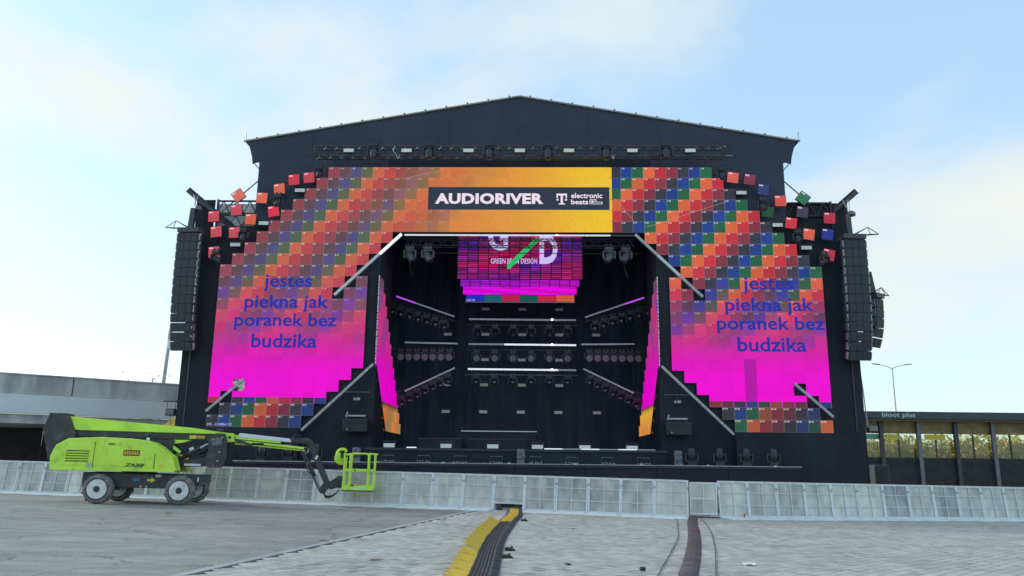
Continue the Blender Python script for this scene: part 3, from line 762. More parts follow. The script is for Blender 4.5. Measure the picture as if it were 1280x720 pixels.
# wording on the screens
for body, uc, z, wd in (('jestes', -9.96, 9.13, 2.1), ('piekna jak', -9.955, 8.22, 3.66), ('poranek bez', -9.945, 7.42, 4.43), ('budzika', -9.95, 6.60, 2.82)):
    hgt = {'jestes': 0.74, 'piekna jak': 0.76, 'poranek bez': 0.74, 'budzika': 0.62}[body]
    letter(body, walls['left'], (uc, -0.006, z), width=wd, height=hgt, bold=0.02, m='blue_text')
    letter(body, walls['right'], (uc+20.65, -0.006, z-0.02), width=wd*1.02, height=hgt, bold=0.02, m='blue_text')
MB().box(-3.99, 4.0, -0.006, -0.003, 12.47, 13.52).build('banner', 'screen_dark', walls['top'])
letter('AUDIORIVER', walls['top'], (-1.29, -0.010, 12.985), width=4.78, height=0.50, bold=0.045, spacing=1.06)
letter('electronic', walls['top'], (2.32, -0.010, 13.13), width=1.37, height=0.24, bold=0.022, align='LEFT')
letter('beats', walls['top'], (2.32, -0.010, 12.84), width=0.75, height=0.225, bold=0.022, align='LEFT')
m = MB()
for x0, x1, z0, z1 in ((1.68, 2.14, 13.13, 13.22), (1.68, 1.74, 13.02, 13.13), (2.08, 2.14, 13.02, 13.13), (1.86, 1.96, 12.76, 13.13), (1.77, 2.05, 12.72, 12.77), (1.68, 1.77, 12.90, 12.98), (2.05, 2.14, 12.90, 12.98)):
    m.box(x0, x1, -0.011, -0.009, z0, z1)
m.build('emblem', 'white_text', walls['top'])
m = MB()
for x0, x1, z0, z1 in ((3.13, 3.16, 12.74, 12.95), (3.16, 3.40, 12.93, 12.955), (3.40, 3.425, 12.82, 12.955), (3.425, 3.66, 12.82, 12.845), (3.66, 3.69, 12.74, 12.845), (3.16, 3.66, 12.735, 12.76), (3.2, 3.3, 12.80, 12.90), (3.34, 3.37, 12.80, 12.90)):
    m.box(x0, x1, -0.011, -0.009, z0, z1)
m.build('emblem', 'white_text', walls['top'])
m = letter('DVL - U 3088x1152', walls['left'], (-12.95, -0.006, 3.06), width=1.05, height=0.1, bold=0.0, m='lilac_text', align='LEFT')
# thin circle lines of the test card on the right of the top screen
m = MB()
for (x0, z0, x1, z1) in ((4.2, 13.05, 5.1, 11.9), (5.6, 11.7, 9.2, 12.9), (-5.2, 13.9, -3.4, 14.3)):
    d = Vector((x1-x0, 0, z1-z0)).normalized()*0.006; p = Vector((-d.z, 0, d.x))
    m.face([(x0-p.x, -0.005, z0-p.z), (x1-p.x, -0.005, z1-p.z), (x1+p.x, -0.005, z1+p.z), (x0+p.x, -0.005, z0+p.z)])
m.build('test_line', mat_emit('screen_line', lin((190, 160, 150))), walls['top'])

# stepped screens along the inner sides of the opening
for s, nm in ((-1, 'left'), (1, 'right')):
    t = sthing('led_side_screen', 'stepped magenta LED screen receding along the %s inner side of the opening' % nm, 'screen')
    for r in range(10, 23):
        n1_ = r-8; n0_ = max(0, r-17); z1 = 14.45-0.5*r; z0 = z1-0.497
        m = MB(); x = s*5.97; m.box(*sorted((x+s*0.003, x+s*0.08)), n0_*0.5, n1_*0.5, z0, z1)
        for c in range(n0_, n1_):
            for hz in range(2):
                y0 = r+0.5*hz; za = z1-0.2485*hz; zb_ = za-0.2485
                cols = []
                for yy in (y0+0.49, y0+0.01):
                    if yy > 20.55:
                        b = mixc(PAL[(c+r) % 6], (236, 150, 70), 0.55) if s < 0 else mixc((246, 190, 66), (232, 140, 74), ss(20.5, 23, yy)*(0.5+0.5*CELL[(c, r)]))
                        if s < 0: b = mixc(b, (240, 180, 80), 0.5*c/14)
                    else:
                        a, mg = magenta(-1, 5+c, yy); b = mixc(PAL[(2*c+r) % 6], mg, min(1, a+0.45))
                    cols.append(lin(tuple(q*0.95 for q in b)))
                v0, v1 = c*0.5+0.004, c*0.5+0.496
                q = [(x, v0, zb_), (x, v1, zb_), (x, v1, za), (x, v0, za)]
                cc = [cols[0], cols[0], cols[1], cols[1]]
                if s < 0: q.reverse(); cc.reverse()
                # face must look towards the middle of the stage
                m.face(q, tuple(cc))
        m.build('led_row', 'led', t)
    m = MB()
    for k in range(26):
        z = 5.65+k*0.148; m.box(s*5.985-0.02, s*5.985+0.02, -0.03, 0.0, z, z+random.uniform(0.09, 0.14))
    m.build('edge_strip', 'tube', t)
    MB().tube((s*5.96, 0.02, 5.55), (s*5.96, 2.9, 2.75), 0.05, 6).build('lower_frame', 'blackmetal', t)

# screen hanging in the middle of the stage
t = sthing('hanging_screen', 'magenta and violet LED screen hanging inside the stage with a white and green emblem', 'screen')
g_ = random.Random(12)
for j in range(11):
    z1 = 13.78-j*0.3; m = MB()
    for c in range(12):
        u0 = -3.12+c*0.518; m.box(u0, u0+0.505, 5.004, 5.05, z1-0.285, z1)
        blk = ((c//2)+(j//2)) % 5
        b = [(205, 28, 88), (190, 34, 120), (96, 36, 190), (150, 44, 150), (196, 40, 104)][blk]
        if j >= 9: b = mixc(b, (110, 40, 200), 0.45) if c < 4 else mixc(b, (200, 30, 140), 0.4)
        for q in range(3):
            za = z1-0.01-q*0.092; k_ = g_.uniform(0.65, 1.05); cc = lin(tuple(x*k_ for x in mixc(b, (230, 40, 200), 0.15)))
            m.face([(u0+0.03, 5.0, za-0.075), (u0+0.50, 5.0, za-0.075), (u0+0.50, 5.0, za), (u0+0.03, 5.0, za)], cc)
    m.build('led_row', 'led', t)
for hw, z0, z1, b0, b1 in ((2.95, 10.115, 10.47, (160, 22, 215), (205, 10, 205)), (2.80, 9.71, 10.105, (236, 0, 236), (240, 0, 228))):
    m = MB(); m.box(-hw, hw, 5.004, 5.05, z0, z1); n = 12
    for c in range(n):
        u0 = -hw+c*2*hw/n
        g2 = 0.02 if hw > 2.9 else 0.002
        for q in range(4):
            za = z0+0.006+(z1-z0)*q/4; zb_ = z0+(z1-z0)*(q+1)/4-(0.012 if hw > 2.9 else 0)
            m.face([(u0+g2, 5, za), (u0+2*hw/n-g2, 5, za), (u0+2*hw/n-g2, 5, zb_), (u0+g2, 5, zb_)], lin(tuple(x*(1+0.10*math.sin(q*2+c)) for x in mixc(b0, b1, c/n))))
    m.build('led_row', 'led', t)
m = MB(); m.box(-2.66, 2.70, 5.004, 5.05, 9.35, 9.70)
for c, b in enumerate(((30, 50, 200), (20, 100, 110), (188, 34, 78), (20, 92, 82), (200, 40, 72), (214, 96, 60))):
    u0 = -2.65+c*0.89; m.face([(u0, 5, 9.37), (u0+0.88, 5, 9.37), (u0+0.88, 5, 9.695), (u0, 5, 9.695)], lin(b))
m.build('led_row', 'led', t)
MB().box(-2.66, 2.70, 4.99, 5.05, 9.325, 9.348).build('bottom_edge', 'tube', t)
letter('GREEN BEAM DESIGN', t, (-0.30, 4.985, 11.42), width=2.3, height=0.27, bold=0.01, m='lilac_text')
letter('D', t, (1.42, 4.985, 12.03), width=0.9, height=1.5, bold=0.04, m='lilac_text')
letter('G', t, (-1.1, 4.985, 12.68), width=1.0, height=1.45, bold=0.03, m='lilac_text')
letter('LED 02', t, (-2.62, 4.985, 9.43), width=0.42, height=0.1, m='lilac_text', align='LEFT')
MB().prism([(-0.62, 11.0), (-0.50, 11.02), (0.92, 12.45), (0.92, 12.62), (0.72, 12.6), (-0.65, 11.2)], 4.982, 4.986).build('emblem', 'screen_green', t)
for x in (-2.4, 0, 2.4): MB().tube((x, 5.03, 13.7), (x, 5.03, 13.1+1.0), 0.02, 5).build('hanger', 'steel', t)
# loose tilted screen panels around the shoulders of the stage
def loose(u, z, ang, k, label, v=-0.35):
    t = thing('tilted_panel', label, 'screen panel', ST(u, v, z), (0, R(ang), SR), 'tilted screen panels on the stage shoulders')
    m = MB(); h = 0.25; m.box(-h, h, 0.003, 0.08, -h, h)
    b = k; e = h-0.012
    m.face([(-e, 0, -e), (e, 0, -e), (e, 0, e), (-e, 0, e)], (lin(tuple(q*0.95 for q in b)),)*2+(lin(b),)*2)
    m.build('face', 'led', t)
    m = MB()
    for i in range(3): m.box(-0.2+i*0.06, -0.2+i*0.06+0.04, -0.004, -0.001, 0.15, 0.21)
    m.build('number', 'white_text', t)
    MB().box(-0.14, 0.14, 0.082, 0.14, -0.16, 0.16).build('back_box', 'blackmetal', t)
    MB().tube((0, 0.15, 0), (0, 0.15+max(0.05, -v), 0), 0.03, 6).build('mount', 'steel', t)
OR, RD, CR, MRN, GN, BL, DK = (228, 104, 88), (212, 72, 84), (196, 70, 96), (134, 62, 82), (44, 104, 82), (46, 72, 160), (74, 70, 92)
LT = [(-9.92, 13.73, -6, (214, 66, 82), 'red panel with slight tilt, second from the top screen on the left shoulder'), (-9.26, 13.83, -6, (200, 78, 90), 'dull red panel, nearest the top screen on the left shoulder'),
      (-10.54, 13.30, -8, (226, 110, 88), 'orange panel above a moving head on the left shoulder'), (-11.28, 12.88, 2, (228, 114, 92), 'level orange panel at the roof edge on the left shoulder'),
      (-10.72, 12.27, -9, (232, 58, 82), 'brightest red panel below a moving head on the left shoulder'), (-12.34, 13.0, -38, (226, 120, 104), 'orange panel turned as a diamond against the left sky'),
      (-12.37, 12.32, -5, (212, 84, 96), 'red panel before the lattice under the left diamond panel'), (-13.35, 12.03, -4, (206, 84, 96), 'red panel highest at the outer left tower beside the steel beam'),
      (-11.71, 11.90, 1, (226, 104, 78), 'orange panel before the pale lattice beside a strobe on the left shoulder'), (-13.18, 11.33, -7, (208, 84, 96), 'red panel second down at the outer left tower'),
      (-12.37, 11.30, -4, (210, 84, 96), 'red panel above the lowest strobe on the left shoulder'), (-13.19, 10.41, -5, (206, 86, 96), 'red panel lowest at the outer left tower, partly behind a moving head')]
RT = [(9.34, 13.85, 8, OR, 'orange-red panel nearest the top screen on the right shoulder'), (10.06, 13.76, 9, MRN, 'maroon panel second from the top screen on the right shoulder'),
      (10.63, 13.30, 8, (56, 70, 124), 'dull blue panel above a moving head on the right shoulder'), (11.33, 12.79, -1, (216, 92, 86), 'level orange-red panel at the roof edge on the right shoulder'),
      (10.77, 12.29, 10, (42, 84, 68), 'dark green panel below a moving head on the right shoulder'), (12.31, 12.92, 38, (60, 122, 98), 'green panel turned as a diamond against the right sky'),
      (12.23, 12.29, 8, DK, 'dark grey panel under the right diamond panel'), (13.37, 12.02, 4, (190, 56, 84), 'crimson panel highest at the outer right tower'),
      (11.72, 11.79, 9, (218, 62, 74), 'bright red panel beside a strobe on the right shoulder'), (12.44, 11.29, 9, (226, 106, 82), 'orange panel above the lowest strobe on the right shoulder'),
      (13.23, 11.29, 7, (44, 60, 150), 'blue panel at the outer right tower'), (13.22, 10.39, 13, (190, 60, 84), 'crimson panel lowest at the outer right tower, partly behind a moving head')]
for u, z, a, k, lb in LT+RT: loose(u, z, a, k, lb[0].upper()+lb[1:])

# ================================================================== TRUSSES, TUBES, LAMPS
def box_truss(t, a, b, w, h, seg, mc='blackmetal', r=0.025):
    a = Vector(a); b = Vector(b); d = (b-a); n = max(1, int(d.length/seg)); up = Vector((0, 0, 1)); sd = d.normalized().cross(up).normalized()
    cs = [(sd*w/2+up*h/2), (-sd*w/2+up*h/2), (-sd*w/2-up*h/2), (sd*w/2-up*h/2)]
    for c in cs: MB().tube(a+c, b+c, r, 6).build('chord', mc, t)
    m = MB()
    for k in range(n):
        p = a+d*(k/n); q = a+d*((k+1)/n); mid = (p+q)/2
        for i in range(4):
            c0, c1 = cs[i], cs[(i+1) % 4]
            m.tube(p+c0, mid+c1, r*0.55, 4, cap=False); m.tube(mid+c1, q+c0, r*0.55, 4, cap=False)
    m.build('lacing', mc, t)
t = sthing('lighting_truss', 'black lighting truss running above the top screen', 'truss')
box_truss(t, (-8.85, -0.85, 14.79), (8.85, -0.85, 14.79), 0.4, 0.44, 0.5, r=0.034)
for k in range(10):
    u = -8.2+k*1.82; MB().tube((u, -1.06, 15.0), (u+0.75, -1.06, 15.0), 0.012, 5).build('white_tape', 'alu', t)
    MB().tube((u+0.3, -1.07, 14.57), (u+1.0, -1.07, 14.57), 0.012, 5).build('white_tape', 'alu', t)
for k, u in enumerate((-5.35, 3.95, -8.8, 8.8, 5.75)):
    p = [(u, -1.08, 15.0), (u-0.08, -1.12, 14.8), (u+0.06, -1.12, 14.6), (u+0.14, -1.08, 14.42), (u+0.2, -1.06, 14.62)]
    MB().path(spline(p, 3), 0.018, 5).build('cable_loop', 'alu' if k < 2 else 'cable', t)
t = sthing('lighting_truss', 'black truss with pale light tube across the top of the stage opening', 'truss')
box_truss(t, (-5.1, 1.0, 11.22), (5.15, 1.0, 11.22), 0.35, 0.32, 0.55)
MB().tube((-5.3, 0.8, 11.71), (5.4, 0.8, 11.71), 0.03, 6).build('pipe', 'lightsteel', t)
for k in range(9):
    a = -5.1+k*1.15; m = MB().box(a, a+1.135, 0.72, 0.78, 11.50, 11.58); m.build('light_tube', 'pixel_white' if k < 8 else 'tube', t)
for u in (-4.0, -1.95, 0.1, 2.15, 4.2): MB().obox((u, 0.76, 11.70), (0.12, 0.1, 0.12), (0, 0, 0)).build('clamp', 'lightsteel', t)
MB().lathe([(0.03, 0), (0.05, 0.02), (0.03, 0.05)], 10, (1.72, 0.70, 11.55), (0, -1, 0)).build('lit_point', 'spark', t)
t = sthing('curtain_pipe', 'thin horizontal pipe hung below the opening truss', 'pipe')
MB().tube((-5.3, 1.9, 11.0), (5.6, 1.9, 11.0), 0.02, 5).build('pipe', 'dullalu', t)
for u in (-4.9, 4.9):
    MB().path([(u, 1.9, 11), (u-0.1, 1.9, 10.4), (u+0.05, 1.9, 9.9)], 0.012, 4).build('cable_tail', 'dullalu', t)

def bar(label, a, b, r=0.035, segs=None, cat='light bar', group=None, mats=None):
    a = Vector(a); b = Vector(b)
    t = thing('light_bar', label, cat, ST(*a), SR, group); d = b-a
    n = segs or 4
    rot = d.to_track_quat('X', 'Z').to_matrix()
    for k in range(n):
        p = d*((k+0.5)/n); ln = d.length/n-0.012
        MB().obox(p, (ln, r*2, r*2), rot).build('tube', mats[k % len(mats)] if mats else 'tube', t)
    MB().obox(d*0.5+Vector((0, r*1.4, 0)), (d.length, r*0.7, r*1.4), rot).build('backing', 'blackmetal', t)
    for f in (0.12, 0.88):
        MB().obox(d*f+Vector((0, r*2.6, 0)), (0.06, r*3, 0.06), rot).build('bracket', 'steel', t)
    return t
for s, nm in ((-1, 'left'), (1, 'right')):
    G_ = 'slanting light bars on the stage front'
    mm = ['tube'] if s < 0 else ['dullalu', 'lightsteel']
    bar('long pale light bar slanting down from the upper %s corner of the opening' % nm, (s*5.06, -0.2, 11.30), (s*7.86, -0.2, 8.56), 0.055, 3, group=G_, mats=['pixel_white', 'tube', 'tube'] if s < 0 else ['lightsteel', 'tube', 'lightsteel'])  # left bar's glowing and paler tubes paint in the sky's reflection
    bar('long grey light bar slanting under the stepped lower corner of the %s screen' % nm, (s*6.03, -0.2, 5.61), (s*8.9, -0.2, 2.83), 0.05, 2, group=G_, mats=['lightsteel'])
    bar('short grey light bar slanting over the lower outer corner of the %s screen' % nm, (s*11.47, -0.2, 4.93), (s*12.96, -0.2, 3.58), 0.05, 1, group=G_, mats=['lightsteel'])
for k, (z, seq) in enumerate(((8.65, ['tube', 'pixel_dim', 'pixel_dim', 'pixel_dim', 'pixel_dim', 'tube']), (7.39, ['pixel_dim', 'pixel_dim', 'pixel_white', 'pixel_white', 'pixel_white', 'pixel_white']), (6.14, ['pixel_white', 'pixel_white', 'pixel_white', 'pixel_white', 'pixel_white', 'tube']))):
    t = bar('%s of three horizontal light bars in the middle of the stage' % ['upper', 'middle', 'lower'][k].capitalize(), (-2.56, 6, z), (2.82, 6, z-0.02), 0.04, 6, group='light bars in the middle of the stage', mats=seq)
    MB().lathe([(0.025, 0), (0.05, 0.02), (0.025, 0.05)], 10, (4.18, -0.05, 0.0), (0, -1, 0)).build('lit_point', 'spark', t)
    t = sthing('lamp_pipe', '%s black pipe carrying six lamps under a middle light bar' % ['upper', 'middle', 'lower'][k].capitalize(), 'pipe')
    MB().tube((-2.7, 6.1, z-0.27), (2.9, 6.1, z-0.27), 0.03, 6).build('pipe', 'dullalu' if k == 2 else 'steel', t)
    for u in (-2.3, 2.5): MB().tube((u, 6.12, z-0.27), (u, 6.12, 13.0), 0.008, 4).build('hanger', 'steel', t)
for s, nm in ((-1, 'left'), (1, 'right')):
    G_ = 'light bars at the sides inside the stage'
    bar('upper light bar tilted down towards the middle on the %s inside the stage' % nm, (s*6.1, 5, 9.6), (s*3.2, 5, 8.6), 0.032, 3, group=G_, mats=['pixel_violet', 'pixel_dim', 'pixel_dim'])
    bar('level light bar on the %s inside the stage' % nm, (s*5.6, 5, 7.3), (s*3.0, 5, 7.26), 0.035, 3, group=G_, mats=['tube', 'pixel_dim', 'tube'])
    bar('lower light bar tilted up towards the middle on the %s inside the stage' % nm, (s*5.5, 5, 4.93), (s*3.1, 5, 6.08), 0.035, 3, group=G_, mats=['pixel_dim'])
    for (za, zb_, lb) in ((9.25, 8.4, 'upper tilted'), (7.0, 7.0, 'level'), (4.75, 5.85, 'lower tilted')):
        t = sthing('lamp_pipe', '%s black pipe carrying seven lamps on the %s inside the stage' % (lb.capitalize(), nm), 'pipe')
        MB().tube((s*6.3, 5.1, za), (s*3.2, 5.1, zb_), 0.03, 6).build('pipe', 'steel', t)
        for f in (0.25, 0.75):
            uu = s*(6.3-3.1*f); MB().tube((uu, 5.12, za+(zb_-za)*f), (uu, 5.12, 13.0), 0.008, 4).build('hanger', 'steel', t)

# ---- moving heads
CACHE = {}
def head_meshes(kind, hung, d, matn='blackmetal'):
    key = (kind, hung, tuple(d), matn)
    if key in CACHE: return CACHE[key]
    s = -1 if hung else 1
    d = Vector(d).normalized()
    wash = kind == 'wash'
    W = 0.20 if not wash else 0.23; c = Vector((0, 0, s*0.42))
    base = MB(); base.box(-0.17, 0.17, -0.12, 0.12, *sorted((s*0.02, s*0.14))); base.box(-0.13, 0.13, -0.09, 0.09, *sorted((s*0.14, s*0.17)))
    if hung:
        for x in (-0.09, 0.09): base.box(x-0.025, x+0.025, -0.03, 0.03, -0.02, 0.11)
        base.tube((-0.2, 0, 0.05), (0.2, 0, 0.05), 0.015, 5)
    yoke = MB(); yoke.box(-W-0.03, W+0.03, -0.07, 0.07, *sorted((s*0.171, s*0.21)))
    for x in (-1, 1):
        yoke.prism([(x*W, s*0.19), (x*(W+0.05), s*0.19), (x*(W+0.05), s*0.44), (x*(W+0.03), s*0.49), (x*W, s*0.49)], -0.065, 0.065)
    hd = MB()
    if wash: hd.lathe([(0.07, -0.16), (0.13, -0.14), (0.17, -0.04), (0.205, 0.04), (0.205, 0.13), (0.19, 0.15)], 16, c, d)
    else: hd.lathe([(0.06, -0.24), (0.12, -0.22), (0.155, -0.10), (0.16, 0.04), (0.125, 0.15), (0.125, 0.22), (0.115, 0.235)], 14, c, d)
    hd.tube(c+Vector((-W-0.005, 0, 0)), c+Vector((W+0.005, 0, 0)), 0.045, 8)
    ln = MB()
    if wash: ln.lathe([(0.185, 0.15), (0.17, 0.165), (0.08, 0.175), (0.001, 0.178)], 16, c, d)
    else: ln.lathe([(0.108, 0.235), (0.09, 0.25), (0.04, 0.262), (0.001, 0.265)], 14, c, d)
    r = (base.mesh('base', MT[matn]), yoke.mesh('yoke', MT[matn]), hd.mesh('head', MT[matn], True), ln.mesh('lens', MT['washlens' if wash else 'lens'], True))
    for me in r[2:]:
        try: me.set_sharp_from_angle(angle=R(35))
        except Exception: pass
    CACHE[key] = r; return r
def moving_head(label, pos, d=(0, -1, -0.3), kind='spot', hung=True, scale=1.0, group=None, matn='blackmetal', rz=0):
    me = head_meshes(kind, hung, d, matn)
    t = thing('moving_head', label, 'stage light', ST(*pos), SR+rz, group); t.scale = (scale,)*3
    link_mesh('base', me[0], t); link_mesh('yoke', me[1], t); h = link_mesh('head', me[2], t); link_mesh('lens', me[3], h)
    return t
for k, u in enumerate((-6.27, -3.86, -1.25, 1.28, 3.77, 6.35)):
    moving_head('Moving head on the top truss, %s of six from the left' % ORD[k], (u, -1.1, 15.14), (0.05, -0.35, -1), scale=1.15, group='moving heads on the top truss')
for s, nm, us in ((-1, 'left', (-4.86, -4.06)), (1, 'right', (4.04, 4.78))):
    for k, u in enumerate(us):
        moving_head('Grey moving head under the opening truss at the %s, %s one' % (nm, ['outer', 'inner'][k if s < 0 else 1-k]), (u, 1.0, 11.08), (-s*0.55, -0.35, -1) if s < 0 else (-0.6, -0.35, -1), scale=1.15, group='grey moving heads under the opening truss', matn='greyhead')
for s, nm, ps in ((-1, 'left', [(-8.75, 14.3), (-10.48, 12.98), (-11.88, 11.42), (-13.0, 10.42)]), (1, 'right', [(8.81, 14.25), (10.5, 12.85), (11.9, 11.42), (12.95, 10.42)])):
    for k, (u, z) in enumerate(ps):
        moving_head('Black moving head on the %s shoulder of the stage, %s from the top screen' % (nm, ORD[k]), (u, -0.55, z), (s*0.3*(k % 2), -0.6, -0.8) if k < 3 else (-s*0.9, -0.4, -0.6), scale=0.9, group='moving heads on the stage shoulders')
        tt = MB()
for j, (z, kind, d) in enumerate(((8.42, 'spot', (0.12, -0.7, -0.7)), (7.12, 'wash', (0, -1, -0.15)), (5.92, 'spot', (0.05, -1, -0.22)))):
    for k in range(6):
        u = -2.14+k*0.905
        moving_head('%s of six lamps on the %s pipe in the middle of the stage' % (ORD[k].capitalize(), ['upper', 'middle', 'lower'][j]), (u, 6.1, z-0.04), d, kind, scale=0.9, group='lamps in the middle of the stage')
for s, nm in ((-1, 'left'), (1, 'right')):
    for j, (z0, z1, kind, d, u0, u1) in enumerate(((9.2, 8.45, 'spot', (-s*0.15, -1, -0.3), 6.3, 3.7), (6.98, 6.98, 'wash', (0, -1, -0.1), 5.76, 3.4), (4.70, 5.8, 'spot', (-s*0.4, -1, -0.35), 5.65, 3.45))):
        for k in range(7):
            f = k/6
            moving_head('%s lamp from outside on the %s pipe at the inner %s' % (ORD[k].capitalize(), ['upper tilted', 'level', 'lower tilted'][j], nm), (s*(u0+(u1-u0)*f), 5.05, z0+(z1-z0)*f), d, kind, scale=0.92, group='lamps at the sides inside the stage')
for k, u in enumerate((-9.81, -8.76, -7.7)):
    moving_head('Upright moving head on the left stage ledge, %s from the outside' % ORD[k], (u, -2.1, 1.55), (0, -0.15, 1), hung=False, scale=1.02, group='upright moving heads on the stage ledge')
for k, u in enumerate((9.87, 8.85, 7.83, 6.77)):
    moving_head('Upright moving head on the right stage ledge, %s from the outside' % ORD[k], (u, -2.1, 1.55), (0, -0.15, 1), hung=False, scale=1.02, group='upright moving heads on the stage ledge')

# ---- strobes with a broad white face
SB = {}
def strobe(label, pos, group, w=0.46, h=0.18, stand=False):
    t = thing('strobe_light', label, 'strobe light', ST(*pos), SR, group)
    if (w, h) not in SB:
        a = MB().box(-w/2, w/2, 0, 0.16, -h/2, h/2); 
        f = MB().box(-w/2+0.012, w/2-0.012, -0.012, -0.002, -h/2+0.012, h/2-0.012)
        b = MB().box(-w/2-0.025, -w/2-0.005, 0.04, 0.1, -h*0.3, h*0.9); b.box(w/2+0.005, w/2+0.025, 0.04, 0.1, -h*0.3, h*0.9); b.box(-w/2-0.025, w/2+0.025, 0.04, 0.1, h*0.9, h*0.9+0.02)
        SB[(w, h)] = (a.mesh('housing', MT['blackmetal']), f.mesh('face', MT['strobe']), b.mesh('bracket', MT['steel']))
    for nm_, me in zip(('housing', 'face', 'bracket'), SB[(w, h)]): link_mesh(nm_, me, t)
    return t
for k, u in enumerate((-7.35, -4.83, -2.15, 0.07, 2.18, 4.9, 7.37)):
    strobe('White-faced strobe on the top truss, %s of seven from the left' % ORD[k], (u, -1.2, 14.76), 'strobes on the top truss')
for s, nm, ps in ((-1, 'left', [(-9.67, 13.29), (-11.17, 11.77), (-12.34, 10.79)]), (1, 'right', [(9.71, 13.21), (11.19, 11.75), (12.35, 10.74)])):
    for k, (u, z) in enumerate(ps):
        strobe('White-faced strobe on the %s shoulder of the stage, %s of three' % (nm, ['uppermost', 'middle', 'lowest'][k]), (u, -0.2, z), 'strobes on the stage shoulders')
for j, (z, us) in enumerate(((9.65, (-1.89, 0.09, 2.05)), (8.28, (-3.88, -1.87, 0.09, 2.05, 4.0)), (6.93, (-1.88, 0.07, 2.05)), (5.6, (-3.88, -1.9, 0.08, 2.05)), (4.2, (-3.88, -1.91, 0.05, 2.0, 4.0)))):
    for k, u in enumerate(us):
        strobe('Grey-faced strobe before the back drape, row %s from the top, %s from the left' % (['one', 'two', 'three', 'four', 'five'][j], ORD[k]), (u, 8.5, z), 'strobes before the back drape', 0.43, 0.17)
for k, u in enumerate((-5.02, -2.75, -0.89, 0.88, 2.75, 4.61)):
    strobe('Pale strobe standing on the stage edge, %s of six from the left' % ORD[k], (u, -1.3, 2.24), 'strobes along the stage edge', 0.46, 0.18)
# ---- low floor lights along the ledge, wrapped fixtures
for k, u in enumerate((-4.91, -3.52, -2.1, -0.71, 0.80, 2.2, 3.57, 4.94)):
    t = thing('floor_light', 'Low black floor light on the stage ledge, %s of eight from the left' % ORD[k], 'floor light', ST(u, -2.05, 1.545), SR, 'floor lights on the ledge')
    MB().box(-0.26, 0.26, -0.12, 0.12, 0, 0.07).build('base', 'blackmetal', t, bevel=0.01)
    for i in range(5):
        x = -0.22+i*0.11+random.uniform(-.02, .02); MB().obox((x, -0.13, 0.085+random.uniform(-.015, .02)), (0.05, 0.03, 0.035), (0, random.uniform(-.5, .5), 0)).build('connector', 'lightsteel', t)
    MB().tube((-0.24, 0.0, 0.30), (0.24, 0.0, 0.30), 0.016, 6).build('handle', 'dullalu', t)
    for x in (-0.24, 0.24): MB().tube((x, 0, 0.06), (x, 0, 0.30), 0.010, 5).build('arm', 'blackmetal', t)
MT['wrap'] = mat('clear_wrap', (0.10, 0.115, 0.15), 0.25, 0, 0.5, 7, 0.9, 7, 0.6)
for k, (u, lb) in enumerate(((0.24, 'Fixture wrapped in crinkled plastic on the middle of the ledge'), (6.26, 'Fixture wrapped in crinkled plastic right of the opening on the ledge'), (-6.13, 'Fixture wrapped in crinkled plastic behind the lift basket on the ledge'))):
    t = thing('wrapped_fixture', lb, 'stage light', ST(u, -2.1, 1.545), SR, 'wrapped fixtures on the ledge'); m = MB(); n = 7; rr = random.Random(k+2)
    prof = [0.19, 0.16, 0.155, 0.165, 0.15, 0.16, 0.13]; ring = []
    for j in range(n):
        ring.append([(math.copysign(abs(math.cos(a))**0.5, math.cos(a))*prof[j]+rr.uniform(-.012, .012), math.copysign(abs(math.sin(a))**0.5, math.sin(a))*prof[j]*0.8+rr.uniform(-.012, .012), 0.003+j*0.098) for a in [2*PI*i/14 for i in range(14)]])
    for j in range(n-1):
        for i in range(14): m.face([ring[j][i], ring[j][(i+1) % 14], ring[j+1][(i+1) % 14], ring[j+1][i]])
    m.face(ring[-1]); m.build('wrap', 'wrap', t)
    MB().box(-0.2, 0.2, -0.16, 0.16, -0.0, 0.03).build('base', 'blackmetal', t)
# ---- performers' table and risers
t = thing('performer_table', 'long black table with pale edge strip in the middle of the stage', 'table', ST(-0.8, 2.2, 2.14), SR)
MB().box(-1.65, 1.65, -0.35, 0.35, 0.78, 0.83).build('top', 'deck', t); MB().box(-1.6, 1.6, -0.33, -0.31, 0, 0.77).build('front_cloth', 'cloth', t)
MB().box(-1.65, 1.65, -0.37, -0.352, 0.79, 0.83).build('edge_strip', 'tube', t)
for a in (-1.5, 1.5): MB().box(a-0.04, a+0.04, 0.2, 0.28, 0, 0.77).build('leg', 'steel', t)
for k, (a, b, lb) in enumerate(((-4.15, -2.3, 'Black riser box left of the performers table'), (-2.1, 0.45, 'Wide black riser box before the performers table'))):
    t = thing('riser', lb, 'riser', ST((a+b)/2, 0.9, 2.14), SR); hw = (b-a)/2
    MB().box(-hw, hw, -0.3, 0.5, 0.4, 0.46).build('top', 'deck', t, bevel=0.01); MB().box(-hw+0.02, hw-0.02, -0.28, -0.26, 0, 0.4).build('front_cloth', 'cloth', t)
    for x in (-hw+0.1, hw-0.1): MB().box(x-0.04, x+0.04, 0.3, 0.38, 0, 0.4).build('leg', 'steel', t)
t = bar('Long thin pale light strip lying on the right stage edge', (1.14, -1.47, 2.165), (5.5, -1.47, 2.165), 0.018, 6, mats=['pixel_white', 'pixel_dim'])
t = bar('Short pale light strip lying on the left stage edge', (-4.3, -1.47, 2.165), (-3.9, -1.47, 2.165), 0.02, 1, mats=['pixel_white'])
